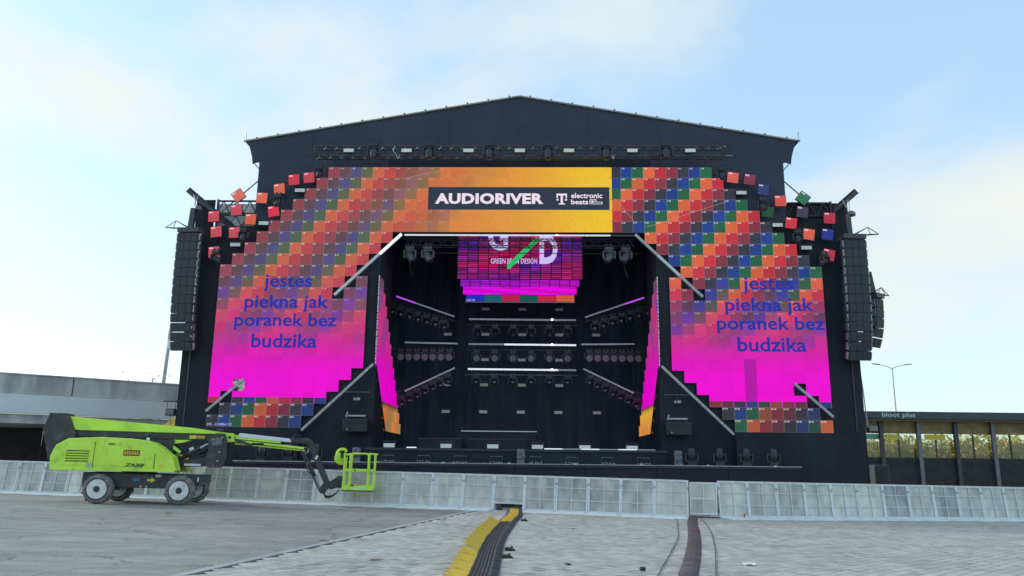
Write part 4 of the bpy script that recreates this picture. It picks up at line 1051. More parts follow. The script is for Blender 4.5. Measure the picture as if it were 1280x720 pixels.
# ---- side units hung on the front walls
for s, nm in ((-1, 'left'), (1, 'right')):
    t = thing('fill_speaker', 'Black box loudspeaker hung low on the front wall %s of the opening' % nm, 'loudspeaker', ST(s*6.6, -0.35, 2.78), SR, 'loudspeakers beside the opening')
    MB().box(-0.5, 0.5, -0.25, 0.3, 0, 0.52).build('cabinet', 'blackmetal', t, bevel=0.02)
    MB().box(-0.46, 0.46, -0.272, -0.252, 0.04, 0.48).build('grille', 'darkwall', t)
    for x in (-0.35, 0.35): MB().tube((x, 0, 0.52), (x, 0, 0.75), 0.015, 5).build('strap', 'steel', t)
    MB().obox((-0.3, -0.28, 0.1), (0.05, 0.01, 0.03), (0, 0, 0)).build('badge', 'alu', t)
    t = thing('light_batten', 'Short pale batten light above the loudspeaker %s of the opening' % nm, 'light', ST(s*6.6, -0.4, 3.44), SR, 'batten lights beside the opening')
    MB().box(-0.36, 0.4, -0.03, 0.03, -0.03, 0.03).build('tube', 'lightsteel', t); MB().tube((-0.42, 0, -0.06), (-0.36, 0, 0.16), 0.03, 6).build('end_knob', 'lightsteel', t)
    MB().box(-0.3, 0.3, 0.032, 0.12, -0.04, 0.04).build('housing', 'blackmetal', t)
    t = thing('small_floodlight', 'Small floodlight under a thin bar on the front wall %s of the opening' % nm, 'light', ST(s*6.6, -0.35, 4.12), SR, 'small floodlights beside the opening')
    MB().box(-0.16, 0.16, -0.1, 0.1, -0.09, 0.09).build('housing', 'blackmetal', t, bevel=0.02)
    for x in (-0.09, 0.02, 0.10): MB().obox((x, -0.11, 0), (0.06, 0.02, 0.1), (0, 0.3, 0)).build('lamp', 'lightsteel', t)
    MB().tube((-0.5, 0.05, 0.3), (0.5, 0.05, 0.3), 0.014, 5).build('bar', 'dullalu', t); MB().tube((0, 0.05, 0.09), (0, 0.05, 0.3), 0.012, 5).build('hanger', 'steel', t)
    MB().box(-0.03, 0.03, 0.05, 0.5, 0.28, 0.32).build('bracket', 'steel', t)

# ================================================================== LOUDSPEAKER ARRAYS
def cab_mesh(w, h, d):
    m = MB(); m.hexa([(-w/2, -d/2, -h*0.494), (w/2, -d/2, -h*0.494), (w/2*0.9, d/2, -h*0.40), (-w/2*0.9, d/2, -h*0.40), (-w/2, -d/2, h*0.494), (w/2, -d/2, h*0.494), (w/2*0.9, d/2, h*0.40), (-w/2*0.9, d/2, h*0.40)])
    g = MB(); 
    for k in (-1, 0, 1): g.box(w*0.3*k-w*0.14, w*0.3*k+w*0.14, -d/2-0.02, -d/2-0.002, -h*0.46, h*0.46)
    return m.mesh('cabinet', MT['pa']), g.mesh('grille', MT['grille'])
MT['pa'] = mat('speaker_paint', (0.032, 0.034, 0.039), 0.5, 0, 0.2, 5)
MT['grille'] = mat('speaker_grille', (0.052, 0.056, 0.064), 0.6, 0.2, 0.3, 50, 0.5, 120)
def array(label, u, v, z, n, w, h, curve, side, yaw):
    t = thing('line_array', label, 'loudspeaker array', ST(u, v, z), SR+yaw)
    cm, gm = cab_mesh(w, h, 0.55)
    rgm = MB().box(0.002, 0.04, -0.26, -0.12, -h*0.38, h*0.38).mesh('rigging', MT['lightsteel'])
    y = 0.0; zz = -0.25; a = 0.0
    for k in range(n):
        o = link_mesh('cabinet', cm, t); a0 = a; a += R(curve[k]); 
        zz -= h/2*math.cos(a); y += h/2*math.sin(a)
        o.location = (0, y, zz); o.rotation_euler = (a, 0, 0)
        link_mesh('grille', gm, o); 
        for sx in (w/2, -w/2-0.042):
            q = link_mesh('rigging', rgm, o); q.location = (sx, 0, 0)
        zz -= h/2*math.cos(a); y += h/2*math.sin(a)
    m = MB(); m.box(-w/2, w/2, -0.35, 0.35, -0.22, -0.02); m.build('flying_frame', 'steel', t)
    m = MB()     # lattice outrigger of the flying frame
    e = Vector((side*1.15, -0.1, 0.05)); b0, b1, b2 = Vector((side*w/2*0.2, -0.2, 0.0)), Vector((side*w/2*0.2, 0.2, 0.0)), Vector((side*0.75, 0, 0.38))
    m.tube(b0, e, 0.018, 5); m.tube(b1, e, 0.018, 5); m.tube(b2, e, 0.018, 5); m.tube(b0, b2, 0.018, 5); m.tube(b1, b2, 0.018, 5); m.tube((side*0.75, -0.15, 0.04), b2, 0.015, 5); m.tube((0, 0, 0), b2, 0.015, 5)
    m.build('outrigger', 'steel', t)
    for kx in range(n*2):
        MB().obox((-side*(w/2+0.1), -0.3+0.003*kx*0, -0.35-kx*(h/2)*0.95), (0.025, 0.02, 0.09), (0, random.uniform(-.4, .4), 0)).build('cable_tie', 'decal_blue' if side > 0 else 'alu', t) if kx % 2 == 0 else None
    MB().path([(-side*(w/2+0.11), -0.25, -0.2), (-side*(w/2+0.13), -0.25, -n*h*0.5), (-side*(w/2+0.10), -0.2, -n*h*0.95)], 0.03, 5).build('signal_cable', 'cable', t)
    return t
CV = [0, 0.3, 0.3, 0.3, 0.5, 0.5, 0.8, 1.0, 1.5, 2.0, 2.5, 3.0, 3.5]
array('Tall hanging loudspeaker array left of the stage', -14.12, -0.65, 11.36, 13, 0.945, 0.385, CV, -1, R(-3))
array('Tall hanging loudspeaker array right of the stage', 14.10, -0.65, 11.16, 13, 0.945, 0.385, CV, 1, R(4))
array('Short side-facing loudspeaker array hung outside the tall right array', 15.1, 0.1, 8.8, 5, 0.62, 0.40, [1, 2, 4, 6, 7], 1, R(38))
def hoist(label, u, v, z, ztop, lean, side):
    t = thing('chain_hoist', label, 'hoist', ST(u, v, z), (0, R(lean), SR), 'chain hoists over the loudspeaker arrays')
    MB().box(-0.11, 0.11, -0.11, 0.11, 0.05, 0.95).build('body', 'steel', t, bevel=0.02)
    MB().lathe([(0.08, 0), (0.17, 0.05), (0.17, 0.16), (0.11, 0.22)], 12, (side*0.16, 0, 0.86), (0.25*side, 0, 1)).build('chain_bag', 'dullalu', t, True)
    m = MB(); m.tube((0, 0, 0.95), (0, 0, ztop-z), 0.012, 5); m.tube((0.05, 0, 0.95), (0.01, 0, ztop-z-0.2), 0.010, 5); m.build('chain', 'steel', t)
    m = MB(); m.tube((0, 0, ztop-z-0.35), (-0.12, 0, ztop-z), 0.014, 5); m.tube((0, 0, ztop-z-0.35), (0.12, 0, ztop-z), 0.014, 5); m.build('sling', 'alu', t)
    MB().tube((0, 0, -0.2), (0, 0, 0.05), 0.02, 5).build('hook', 'steel', t)
hoist('Chain hoist hanging from the left steel beam', -14.2, -0.62, 11.35, 12.95, 4, 1)
hoist('Chain hoist hanging from the right steel beam', 14.05, -0.62, 11.15, 12.75, -2, 1)
hoist('Small chain hoist above the short right array', 15.12, 0.1, 8.8, 10.95, -8, -1)
for s, nm, a, b in ((-1, 'left', (-14.55, -0.5, 13.22), (-12.7, 0.6, 11.7)), (1, 'right', (14.55, -0.5, 13.2), (13.2, 0.6, 12.0))):
    t = thing('steel_beam', 'Dark steel beam jutting out from the top of the %s tower' % nm, 'beam', ST(*a), SR)
    d = Vector(b)-Vector(a); q = d.to_track_quat('X', 'Z').to_matrix()
    for off in (-0.10, 0.10): MB().obox(d/2+q @ Vector((0, 0, off)), (d.length, 0.15, 0.025), q).build('flange', 'steel', t)
    MB().obox(d/2, (d.length, 0.025, 0.172), q).build('web', 'steel', t)
    MB().tube(d*0.2+Vector((0, 0, -0.14)), d*0.2+Vector((-s*0.05, 0, -1.4)), 0.012, 4).build('safety_wire', 'steel', t)
# floodlights hung beside the towers
for s, nm, z in ((-1, 'left', 4.05), (1, 'right', 3.65)):
    t = thing('floodlight', 'Black floodlight hanging from a bar beside the %s tower' % nm, 'light', ST(s*14.9, 0.8, z), SR, 'floodlights beside the towers')
    MB().tube((-s*0.6, 0, 0.0), (s*0.35, 0, 0.0), 0.03, 6).build('bar', 'steel', t)
    for x in (-0.18, 0.18): MB().tube((x, 0, 0), (x, 0, -0.32), 0.012, 5).build('hanger', 'steel', t)
    MB().box(-0.2, 0.2, -0.12, 0.12, -0.62, -0.32).build('housing', 'blackmetal', t, bevel=0.03)
    MB().box(-0.17, 0.17, -0.136, -0.122, -0.58, -0.36).build('glass', 'lens', t)
    MB().path([(0, 0, -0.62), (0.05, 0, -0.9), (-0.02, 0, -1.3)], 0.012, 5).build('lead', 'cable', t)
t = thing('hanging_rope', 'Thin rope hanging straight down below the right loudspeaker array', 'rope', ST(14.4, 0.3, 3.2), SR)
MB().path([(-0.05, 0, 3.0), (0.05, 0, 1.5), (0.12, 0, 0.0)], 0.025, 5).build('rope', 'lightsteel', t)

# ================================================================== CROWD BARRIERS
MT['plate'] = mat('foot_plate', (0.82, 0.84, 0.85), 0.5, 0.1, 0.12, 4, 0, 1, 0.5, (1, 1, 1), ((0.4, 0.4, 0.4), 3, 0.55, 0.8))
MT['frame'] = mat('barrier_aluminium', (0.60, 0.64, 0.66), 0.42, 0.35, 0.12, 8)
def barrier_parts(t, W, low=0.06, n=1):
    lean = 0.13
    def y(z): return lean*z/1.2
    for s in (-1, 1):
        x0 = s*(W/2-0.03)
        MB().hexa([(x0-0.028, -0.03, 0), (x0+0.028, -0.03, 0), (x0+0.028, 0.03, 0), (x0-0.028, 0.03, 0), (x0-0.028, y(1.2)-0.03, 1.2), (x0+0.028, y(1.2)-0.03, 1.2), (x0+0.028, y(1.2)+0.03, 1.2), (x0-0.028, y(1.2)+0.03, 1.2)]).build('upright', 'frame', t)
        MB().tube((x0, 0.02, 1.0), (x0, 0.75, 0.03), 0.02, 6).build('rear_strut', 'frame', t)
    for z, hgt in ((1.17, 0.07), (0.82, 0.026), (0.42, 0.026), (max(low, 0.07), 0.06)):
        MB().box(-W/2+0.06, W/2-0.06, y(z)-0.028, y(z)+0.02, z-hgt/2, z+hgt/2).build('rail', 'frame', t)
    z0 = max(low, 0.07)+0.03
    MB().hexa([(-0.013, y(z0)-0.026, z0), (0.013, y(z0)-0.026, z0), (0.013, y(z0), z0), (-0.013, y(z0), z0), (-0.013, y(1.13)-0.026, 1.13), (0.013, y(1.13)-0.026, 1.13), (0.013, y(1.13), 1.13), (-0.013, y(1.13), 1.13)]).build('mid_stile', 'frame', t)
    MB().hexa([(-W/2+0.06, y(z0)+0.003, z0), (W/2-0.06, y(z0)+0.003, z0), (W/2-0.06, y(z0)+0.008, z0), (-W/2+0.06, y(z0)+0.008, z0), (-W/2+0.06, y(1.13)+0.003, 1.13), (W/2-0.06, y(1.13)+0.003, 1.13), (W/2-0.06, y(1.13)+0.008, 1.13), (-W/2+0.06, y(1.13)+0.008, 1.13)]).build('sheet', 'sheet', t)
    if low < 0.1:
        MB().hexa([(-W/2+0.01, -0.85, 0.004), (W/2-0.01, -0.85, 0.004), (W/2-0.01, 0.7, 0.004), (-W/2+0.01, 0.7, 0.004), (-W/2+0.01, -0.85, 0.035), (W/2-0.01, -0.85, 0.035), (W/2-0.01, 0.7, 0.055), (-W/2+0.01, 0.7, 0.055)]).build('foot_plate', 'plate', t)
    else:
        for s in (-1, 1):
            MB().box(*sorted((s*(W/2-0.01), s*0.42)), -0.85, 0.7, 0.004, 0.03).build('foot_plate', 'frame', t)
BW = 1.10
leftpath = [Vector((x, y, 0)) for x, y in ((5.80, 26.85), (3.26, 27.5), (-0.33, 28.5), (-4.76, 29.35), (-10.2, 30.25), (-15.5, 31.1), (-24, 32.6))]
rightpath = [Vector((x, y, 0)) for x, y in ((6.90, 27.2), (9.9, 28.05), (13.5, 29.2), (24, 32.4))]
def walk(path, step):
    segs = []; acc = 0
    for a, b in zip(path, path[1:]): segs.append((acc, a, b)); acc += (b-a).length
    def at(s):
        for s0, a, b in segs:
            if s <= s0+(b-a).length: return a+(b-a)*((s-s0)/(b-a).length)
        return path[-1]
    o = []; s = 0
    while s+step < acc: o.append((at(s), at(s+step))); s += step
    return o
PROTO = {}; jit = random.Random(17)
def place_barrier(a, b, label, key='std'):
    c = (a+b)/2; d = b-a
    if d.x < 0: d = -d
    rz = math.atan2(d.y, d.x)+jit.uniform(-.012, .012); rot = (jit.uniform(-.008, .008), 0.0145+jit.uniform(-.004, .004), rz)
    loc = (c.x, c.y+jit.uniform(-.02, .02), gz(c.x))
    if key in PROTO: return copy_thing(PROTO[key], loc, rot, label, 'crowd barrier panels')
    t = thing('crowd_barrier', label, 'barrier', loc, rot, 'crowd barrier panels')
    barrier_parts(t, BW, 0.26 if key == 'cable' else 0.06); PROTO[key] = t
    return t
for k, (a, b) in enumerate(walk(leftpath, BW)):
    gate_cable = k == 5
    lb = 'Aluminium crowd barrier with a cable gap at its foot where the yellow ramp passes' if gate_cable else 'Aluminium crowd barrier left of the narrow gate, %s panel from the gate' % nth(k)
    t = place_barrier(a, b, lb, 'cable' if gate_cable else 'std')
    if gate_cable: CB = t
rp_ = walk(rightpath, BW)
for k, (a, b) in enumerate(rp_):
    t = place_barrier(a, b, 'Aluminium crowd barrier right of the narrow gate, %s panel from the gate' % nth(k))
    if k == 0:
        letter('1', t, (0.30, -0.10, 0.075), width=0.05, height=0.16, bold=0.02, m='red').rotation_euler = (0, 0, 0)
        MB().box(0.26, 0.36, -0.095, -0.085, 0.15, 0.165).build('red_mark', 'red', t)
for s_ in (-1, 1):
    MB().box(*sorted((s_*0.40, s_*0.22)), -0.1, 0.1, 0.03, 0.19).build('cable_box', 'blackmetal', CB)
# narrow gate between the two runs
t = thing('narrow_gate', 'Narrow two-by-two paned aluminium gate between the barrier runs', 'gate', (6.34, 27.08, gz(6.3)), (0, 0.0145, R(4)), None)
for s in (-1, 1): MB().box(*sorted((s*0.46, s*0.41)), -0.02, 0.02, 0.12, 1.14).build('stile', 'whitepaint', t)
for z in (0.14, 0.62, 1.12): MB().box(-0.405, 0.405, -0.022, 0.018, z-0.025, z+0.025).build('rail', 'whitepaint', t)
MB().box(-0.014, 0.014, -0.021, 0.0, 0.165, 0.595).build('mid_stile', 'whitepaint', t); MB().box(-0.014, 0.014, -0.021, 0.0, 0.645, 1.095).build('mid_stile', 'whitepaint', t)
MB().box(-0.405, 0.405, 0.004, 0.01, 0.165, 1.095).build('sheet', 'sheet', t)
MB().box(-0.5, 0.5, -0.1, 0.12, 0.0, 0.05).build('threshold', 'ramprubber', t)

# ================================================================== CABLE RAMPS
cpath = spline([(-0.50, 8.3, 0), (-0.41, 12.1, 0), (-0.34, 17.2, 0), (-0.06, 22.6, 0), (0.12, 25.2, 0), (0.17, 27.6, 0), (0.2, 29.3, 0)], 40)
acc = [0]
for a, b in zip(cpath, cpath[1:]): acc.append(acc[-1]+(b-a).length)
def cat_(s):
    for i in range(len(acc)-1):
        if s <= acc[i+1]:
            f = (s-acc[i])/(acc[i+1]-acc[i]); return cpath[i].lerp(cpath[i+1], f)
    return cpath[-1]
ML = 0.92; nm_ = int(acc[-1]/ML)
def ramp_base_mesh():
    m = MB(); L2 = ML/2-0.004
    m.prism([(-0.27, 0.004), (-0.13, 0.055), (-0.13, 0.012), (0.13, 0.012), (0.13, 0.055), (0.27, 0.004)], -L2, L2)
    for x in (-0.13, -0.078, -0.026, 0.026, 0.078, 0.13): m.box(x-0.008, x+0.008, -L2, L2, 0.012, 0.052)
    return m.mesh('base', MT['ramprubber'])
def flank_mesh():
    m = MB(); L2 = ML/2-0.02
    for k in range(7): y = -L2+k*2*L2/6.0; m.obox((0.205, y, 0.036), (0.10, 0.02, 0.012), (0, 0.35, 0))
    return m.mesh('tread', MT['ramprubber'])
def lid_mesh():
    m = MB(); L2 = ML/2-0.012
    m.box(0, 0.275, -L2, L2, 0, 0.016)
    for k in range(11): m.box(0.02+k*0.0232, 0.02+k*0.0232+0.012, -L2+0.03, L2-0.03, 0.016, 0.022)
    for k in range(12): m.box(0.27, 0.285, -L2+0.02+k*(2*L2-0.06)/11, -L2+0.04+k*(2*L2-0.06)/11, -0.004, 0.012)
    return m.mesh('lid', MT['yellow'])
bm_, tm_, lm_ = ramp_base_mesh(), flank_mesh(), lid_mesh()
ra = random.Random(8)
for k in range(nm_):
    p = cat_(k*ML+ML/2); d = (cat_(k*ML+ML)-cat_(k*ML)).normalized(); rz = math.atan2(-d.x, d.y)
    closed = p.y > 22.4
    lb = 'Cable ramp with %s yellow lid, %s from the barrier' % ('closed' if closed else 'open', nth(nm_-1-k))
    t = thing('cable_ramp', lb, 'cable ramp', (p.x, p.y, gz(p.x)+0.022), (0, 0.0145, rz), 'cable ramps leading to the stage')
    link_mesh('base', bm_, t); tag(link_mesh('tread', tm_, t), kind='stuff'); l = link_mesh('lid', lm_, t)
    if closed: l.location = (-0.145, 0, 0.056)
    else:
        l.location = (-0.150, 0, 0.060)
        ang = 166+ra.uniform(-4, 4) if p.y < 14.8 else ra.uniform(152, 160)
        l.rotation_euler = (0, -R(ang), ra.uniform(-.03, .03))
for k in range(5):
    off = -0.104+k*0.052; pts = []; s = 0.2; rr = random.Random(30+k)
    while s < acc[-1]-0.1:
        p = cat_(s); d = (cat_(s+0.2)-cat_(max(0, s-0.2))).normalized(); nn = Vector((d.y, -d.x, 0))
        q = p+nn*(off+rr.uniform(-.005, .005)); pts.append((q.x, q.y, gz(q.x)+0.022+0.035)); s += 0.5
    o = thing('power_cable', 'Black cable lying in the open cable ramps, %s from the left' % ORD[k], 'cable', pts[0], (0, 0, 0), 'cables in the ramps')
    MB().path([tuple(Vector(p)-Vector(pts[0])) for p in pts], 0.016 if k % 2 else 0.02, 6).build('sheath', 'cable', o, True)
for (x, y, lb) in ((0.42, 23.3, 'nearest the barrier'), (0.02, 15.5, 'in the middle'), (-0.03, 14.3, 'nearest the camera')):
    t = thing('ramp_connector', 'Black rubber tongue sticking out right of the cable ramps, one %s' % lb, 'connector', (x, y, gz(x)+0.022), (0, 0, 0.1), 'rubber tongues beside the ramps')
    MB().prism([(-0.10, 0), (0.10, 0), (0.08, 0.03), (-0.02, 0.055), (-0.1, 0.05)], -0.06, 0.06).build('tongue', 'cable', t, bevel=0.008)
    MB().tube((0.03, 0, 0.03), (0.03, 0, 0.075), 0.02, 8).build('knob', 'cable', t)
# brown rubber cable mat to the gate
mp_pts = spline([(6.05, 27.3, 0), (5.78, 26.2, 0), (5.2, 23.6, 0), (4.72, 21.3, 0), (3.99, 18.0, 0), (3.26, 14.92, 0), (2.72, 12.75, 0), (2.2, 10.6, 0), (1.75, 8.8, 0)], 8)
m = MB(); L_ = []
for j, p in enumerate(mp_pts):
    d = (mp_pts[min(j+1, len(mp_pts)-1)]-mp_pts[max(0, j-1)]).normalized(); nn = Vector((d.y, -d.x, 0)); L_.append((p, nn))
prof = [(-0.15, 0.0), (-0.10, 0.022), (-0.045, 0.034), (0.045, 0.034), (0.10, 0.022), (0.15, 0.0)]
t = thing('cable_mat', 'Brown rubber cable mat curving across the paving to the narrow gate', 'cable mat', (mp_pts[0].x, mp_pts[0].y, 0))
off = Vector((mp_pts[0].x, mp_pts[0].y, 0))
for j in range(len(L_)-1):
    for i in range(len(prof)-1):
        q = []
        for (jj, ii) in ((j+1, i), (j+1, i+1), (j, i+1), (j, i)):
            p, nn = L_[jj]; x = p+nn*(-prof[ii][0]); q.append(tuple(Vector((x.x, x.y, gz(x.x)+0.022+prof[ii][1]))-off))
        m.face(q)
m.build('strip', 'mat', t)
p = cat_(1)
MB().obox(Vector((4.78, 21.5, gz(4.8)+0.058))-off, (0.16, 0.09, 0.003), (0, 0, 0.2)).build('red_tape', 'red', t)
for nm2, pts in (('left', [(5.3, 26.6), (5.05, 25.0), (4.55, 22.5), (3.95, 19.5), (3.15, 16.2), (2.25, 12.66), (1.5, 9.6)]), ('right', [(6.04, 26.2), (5.6, 23.6), (4.91, 20.2), (4.04, 16.4), (3.16, 12.84), (2.55, 10.2)])):
    sp_ = spline([(x, y, 0) for x, y in pts], 6); o0 = Vector((sp_[0].x, sp_[0].y, gz(sp_[0].x)))
    t = thing('thin_cable', 'Thin black cable lying %s of the brown cable mat' % nm2, 'cable', o0)
    MB().path([tuple(Vector((p.x, p.y, gz(p.x)+0.030))-o0) for p in sp_], 0.007, 5).build('sheath', 'cable', t)
# litter
t = thing('paper_scrap', 'Crumpled white paper scrap on the paving at the right', 'litter', (4.06, 14.19, gz(4.06)+0.022), 0.3)
m = MB(); rr = random.Random(2)
gr = [[(i*0.05-0.12+rr.uniform(-.01, .01), j*0.05-0.08+rr.uniform(-.01, .01), rr.uniform(0.002, 0.035)) for i in range(6)] for j in range(5)]
for j in range(4):
    for i in range(5):
        if (i, j) in ((0, 0), (4, 3), (4, 0)): continue
        m.face([gr[j][i], gr[j][i+1], gr[j+1][i+1], gr[j+1][i]])
m.build('sheet', 'paper', t)
t = thing('bottle_cap', 'Small black round cap lying on the paving left of the thin cable', 'litter', (2.08, 13.08, gz(2.08)+0.022))
MB().lathe([(0.045, 0), (0.05, 0.02), (0.045, 0.05), (0.03, 0.055)], 12, (0, 0, 0), (0, 0, 1)).build('cap', 'cable', t, True)
for k, (x, y, mt, lb) in enumerate(((-2.17, 13.49, 'leafbrown', 'Brown dry leaf on the paving left of the cable ramps'), (0.95, 13.6, 'decal_black', 'Dark wet leaf on the paving right of the cable ramps'), (-3.6, 16.3, 'decal_black', 'Dark leaf beside the edge of the asphalt'), (1.6, 21.0, 'decal_black', 'Small dark leaf far out on the paving'))):
    t = thing('fallen_leaf', lb, 'leaf', (x, y, gz(x)+0.024), 0.4+k, 'leaves on the ground')
    m = MB(); rr = random.Random(k); n = 10
    o_ = [(0.12*math.cos(2*PI*i/n)*(1 if i % 2 else 0.7), 0.07*math.sin(2*PI*i/n)*(1 if i % 2 else 0.7), 0.004+0.012*rr.random()) for i in range(n)]
    for i in range(n): m.face([(0, 0, 0.012), o_[i], o_[(i+1) % n]])
    m.build('blade', mt, t)
    MB().tube((0.1, 0, 0.006), (0.17, 0.02, 0.004), 0.004, 4).build('stalk', mt, t)

# ================================================================== BOOM LIFT
LZ = gz(-10.67)
t = thing('boom_lift', 'Lime green and black articulated boom lift parked before the barrier at the left', 'boom lift', (-10.67, 26.6, LZ), (0, 0.0145, R(8)))
LIFT = t
def wheel(s, wv, near):
    e = bpy.data.objects.new('wheel', None); 
    m = MB(); y0, y1 = wv, wv+0.34
    tm = MB().lathe([(0.30, 0.0), (0.40, 0.0), (0.445, 0.035), (0.46, 0.08), (0.46, 0.26), (0.445, 0.305), (0.40, 0.34), (0.30, 0.34)], 32, (s, y0, 0.46), (0, 1, 0))
    w_ = tm.build('wheel', 'rubber', LIFT, True)
    tr = MB()
    for k in range(22):
        a = 2*PI*k/22; r_ = 0.462
        tr.obox((s+math.cos(a)*r_, y0+0.08+(0.18 if k % 2 else 0.0), 0.46+math.sin(a)*r_), (0.02, 0.16, 0.055), (0, -a, 0))
    tag(tr.build('tread', 'rubber', w_), kind='stuff')
    MB().lathe([(0.30, -0.01), (0.31, 0.02), (0.27, 0.03), (0.25, 0.08), (0.12, 0.085), (0.11, 0.05), (0.10, 0.03), (0.001, 0.03)], 28, (s, y0, 0.46), (0, 1, 0)).build('rim', 'rim', w_, True)
    MB().lathe([(0.318, -0.012), (0.345, -0.012), (0.345, 0.01), (0.318, 0.01), (0.318, -0.012)], 28, (s, y0, 0.46), (0, 1, 0), False).build('bead_ring', 'liftblack', w_, True)
    MB().lathe([(0.262, 0.02), (0.272, 0.02), (0.272, 0.04), (0.262, 0.04), (0.262, 0.02)], 24, (s, y0, 0.46), (0, 1, 0), False).build('rim_groove', 'dullalu', w_, True)
    h = MB().lathe([(0.10, 0.03), (0.10, -0.02), (0.07, -0.035), (0.001, -0.035)], 16, (s, y0, 0.46), (0, 1, 0))
    for k in range(9):
        a = 2*PI*k/9; h.tube((s+0.115*math.cos(a), y0+0.075, 0.46+0.115*math.sin(a)), (s+0.115*math.cos(a), y0-0.0, 0.46+0.115*math.sin(a)), 0.017, 6)
    h.build('hub', 'liftblack', w_)
    return w_
for s, wv in ((0, 0.0), (-2.5, 0.0), (0.0, 2.0), (-2.5, 2.0)): wheel(s, wv, wv < 1)
B = lambda: MB()
B().prism([(-3.1, 0.52), (-0.60, 0.50), (-0.45, 0.56), (0.50, 0.62), (0.55, 0.70), (0.55, 0.95), (-3.1, 0.97)], 0.36, 1.98).build('chassis', 'liftblack', t, bevel=0.02)
for s in (0, -2.5): B().tube((s, 0.3, 0.46), (s, 2.05, 0.46), 0.09, 8).build('axle', 'liftblack', t)
B().lathe([(0.55, 0), (0.55, 0.09)], 24, (-1.6, 1.17, 0.955), (0, 0, 1)).build('slew_ring', 'liftblack', t)
B().box(-3.9, -0.35, 0.82, 1.52, 1.06, 1.55).build('turntable_frame', 'liftblack', t, bevel=0.02)
prof = [(-4.05, 1.10), (-4.08, 1.45), (-3.95, 1.80), (-3.6, 2.02), (-2.6, 2.09), (-1.75, 2.07), (-1.30, 2.03), (-0.99, 1.96), (-0.73, 1.81), (-0.51, 1.63), (-0.35, 1.53), (-0.27, 1.30), (-0.19, 1.08), (-0.24, 1.03), (-4.0, 1.02)]
for y0, y1 in ((0.10, 0.80), (1.54, 2.24)):
    c = B().prism(prof, y0, y1).build('engine_cover', 'green', t, bevel=0.05); yy = y0
    if y0 < 1:
        pr2 = [(-3.8, 1.18), (-3.8, 1.72), (-3.5, 1.84), (-1.35, 1.80), (-1.12, 1.72), (-0.92, 1.18)]
        B().prism(pr2, yy-0.012, yy+0.01).build('cover_panel', 'green', c, bevel=0.012)
        B().box(-1.86, -1.36, yy-0.020, yy-0.014, 1.52, 1.70).build('badge', 'decal_black', c)
        m = B()
        for q in range(6): m.box(-1.84+q*0.078, -1.84+q*0.078+0.06, yy-0.024, yy-0.021, 1.55+0.0, 1.67)
        m.build('badge_mark', 'decal_orange', c)
        o = letter('ZA20J', c, (-1.47, yy-0.018, 1.22), width=0.62, height=0.13, bold=0.03, shear=0.35, m='decal_black')
        m = B()
        for q in range(5): m.box(-3.6, -2.9, yy-0.02, yy-0.013, 1.3+q*0.08, 1.33+q*0.08)
        m.build('vent', 'decal_black', c)
        for xg in (-2.75, -0.88): B().box(xg-0.008, xg+0.008, yy-0.016, yy-0.0125 if False else yy-0.011, 1.12, 1.95 if xg < -2 else 1.62).build('panel_gap', 'decal_black', c)
        B().box(-2.35, -2.15, yy-0.035, yy-0.0125, 1.86, 1.90).build('handle', 'liftblack', c, bevel=0.006)
        B().box(-2.95, -2.80, yy-0.022, yy-0.0125, 1.14, 1.26).build('data_plate', 'lightsteel', c); B().box(-0.70, -0.58, yy-0.006, yy-0.001, 1.16, 1.26).build('warning_label', 'decal_yellow', c)
        B().prism([(-4.02, 1.03), (-0.22, 1.03), (-0.26, 1.10), (-4.0, 1.10)], yy-0.006, yy+0.01).build('lower_trim', 'green', c)
for x, c, s in ((-1.46, 'decal_blue', -1), (-0.98, 'decal_yellow', 1)):
    z = 0.76; B().prism([(x-s*0.13, z-0.035), (x+s*0.0, z-0.035), (x+s*0.0, z-0.085), (x+s*0.13, z), (x+s*0.0, z+0.085), (x+s*0.0, z+0.035), (x-s*0.13, z+0.035)], 0.351, 0.357).build('arrow', c, t)
B().box(-0.86, -0.68, 0.35, 0.357, 0.86, 0.94).build('data_plate', 'lightsteel', t)
B().box(0.46, 0.50, 0.35, 0.357, 0.74, 0.88).build('label_strip', 'whitepaint', t)
for x in (-1.28, -1.1): B().lathe([(0.03, 0), (0.03, 0.02)], 8, (x, 0.345, 0.555), (0, -1, 0)).build('bolt', 'alu', t)
# beacon and handrail on the cover
B().tube((-1.27, 0.5, 2.02), (-1.27, 0.5, 2.12), 0.05, 8).build('beacon_base', 'whitepaint', t); B().lathe([(0.045, 0), (0.05, 0.05), (0.03, 0.1)], 10, (-1.27, 0.5, 2.12), (0, 0, 1)).build('beacon', 'decal_black', t, True)
# riser links and main boom
B().prism([(-4.45, 1.3), (-3.8, 1.3), (-3.7, 2.2), (-4.0, 2.85), (-4.6, 2.85), (-4.75, 2.3)], 0.95, 1.00).build('mast_plate', 'liftblack', t, bevel=0.015)
B().prism([(-4.45, 1.3), (-3.8, 1.3), (-3.7, 2.2), (-4.0, 2.85), (-4.6, 2.85), (-4.75, 2.3)], 1.36, 1.41).build('mast_plate', 'liftblack', t, bevel=0.015)
bo = B().prism([(-4.65, 2.80), (-2.14, 2.63), (-0.05, 2.50), (1.06, 2.365), (1.33, 2.35), (1.38, 2.07), (1.05, 2.05), (1.0, 2.31), (-2.1, 2.31), (-4.65, 2.31)], 1.02, 1.34).build('main_boom', 'green', t, bevel=0.02)
B().prism([(0.72, 2.42), (0.95, 2.42), (0.98, 2.5), (0.74, 2.5)], 1.1, 1.26).build('roller_block', 'liftblack', bo)
B().tube((1.22, 0.98, 2.22), (1.22, 1.38, 2.22), 0.05, 10).build('pin', 'liftblack', bo)
ub = B().box(-4.3, 0.98, 1.05, 1.31, 2.10, 2.298).build('upper_riser', 'liftblack', t, bevel=0.015)
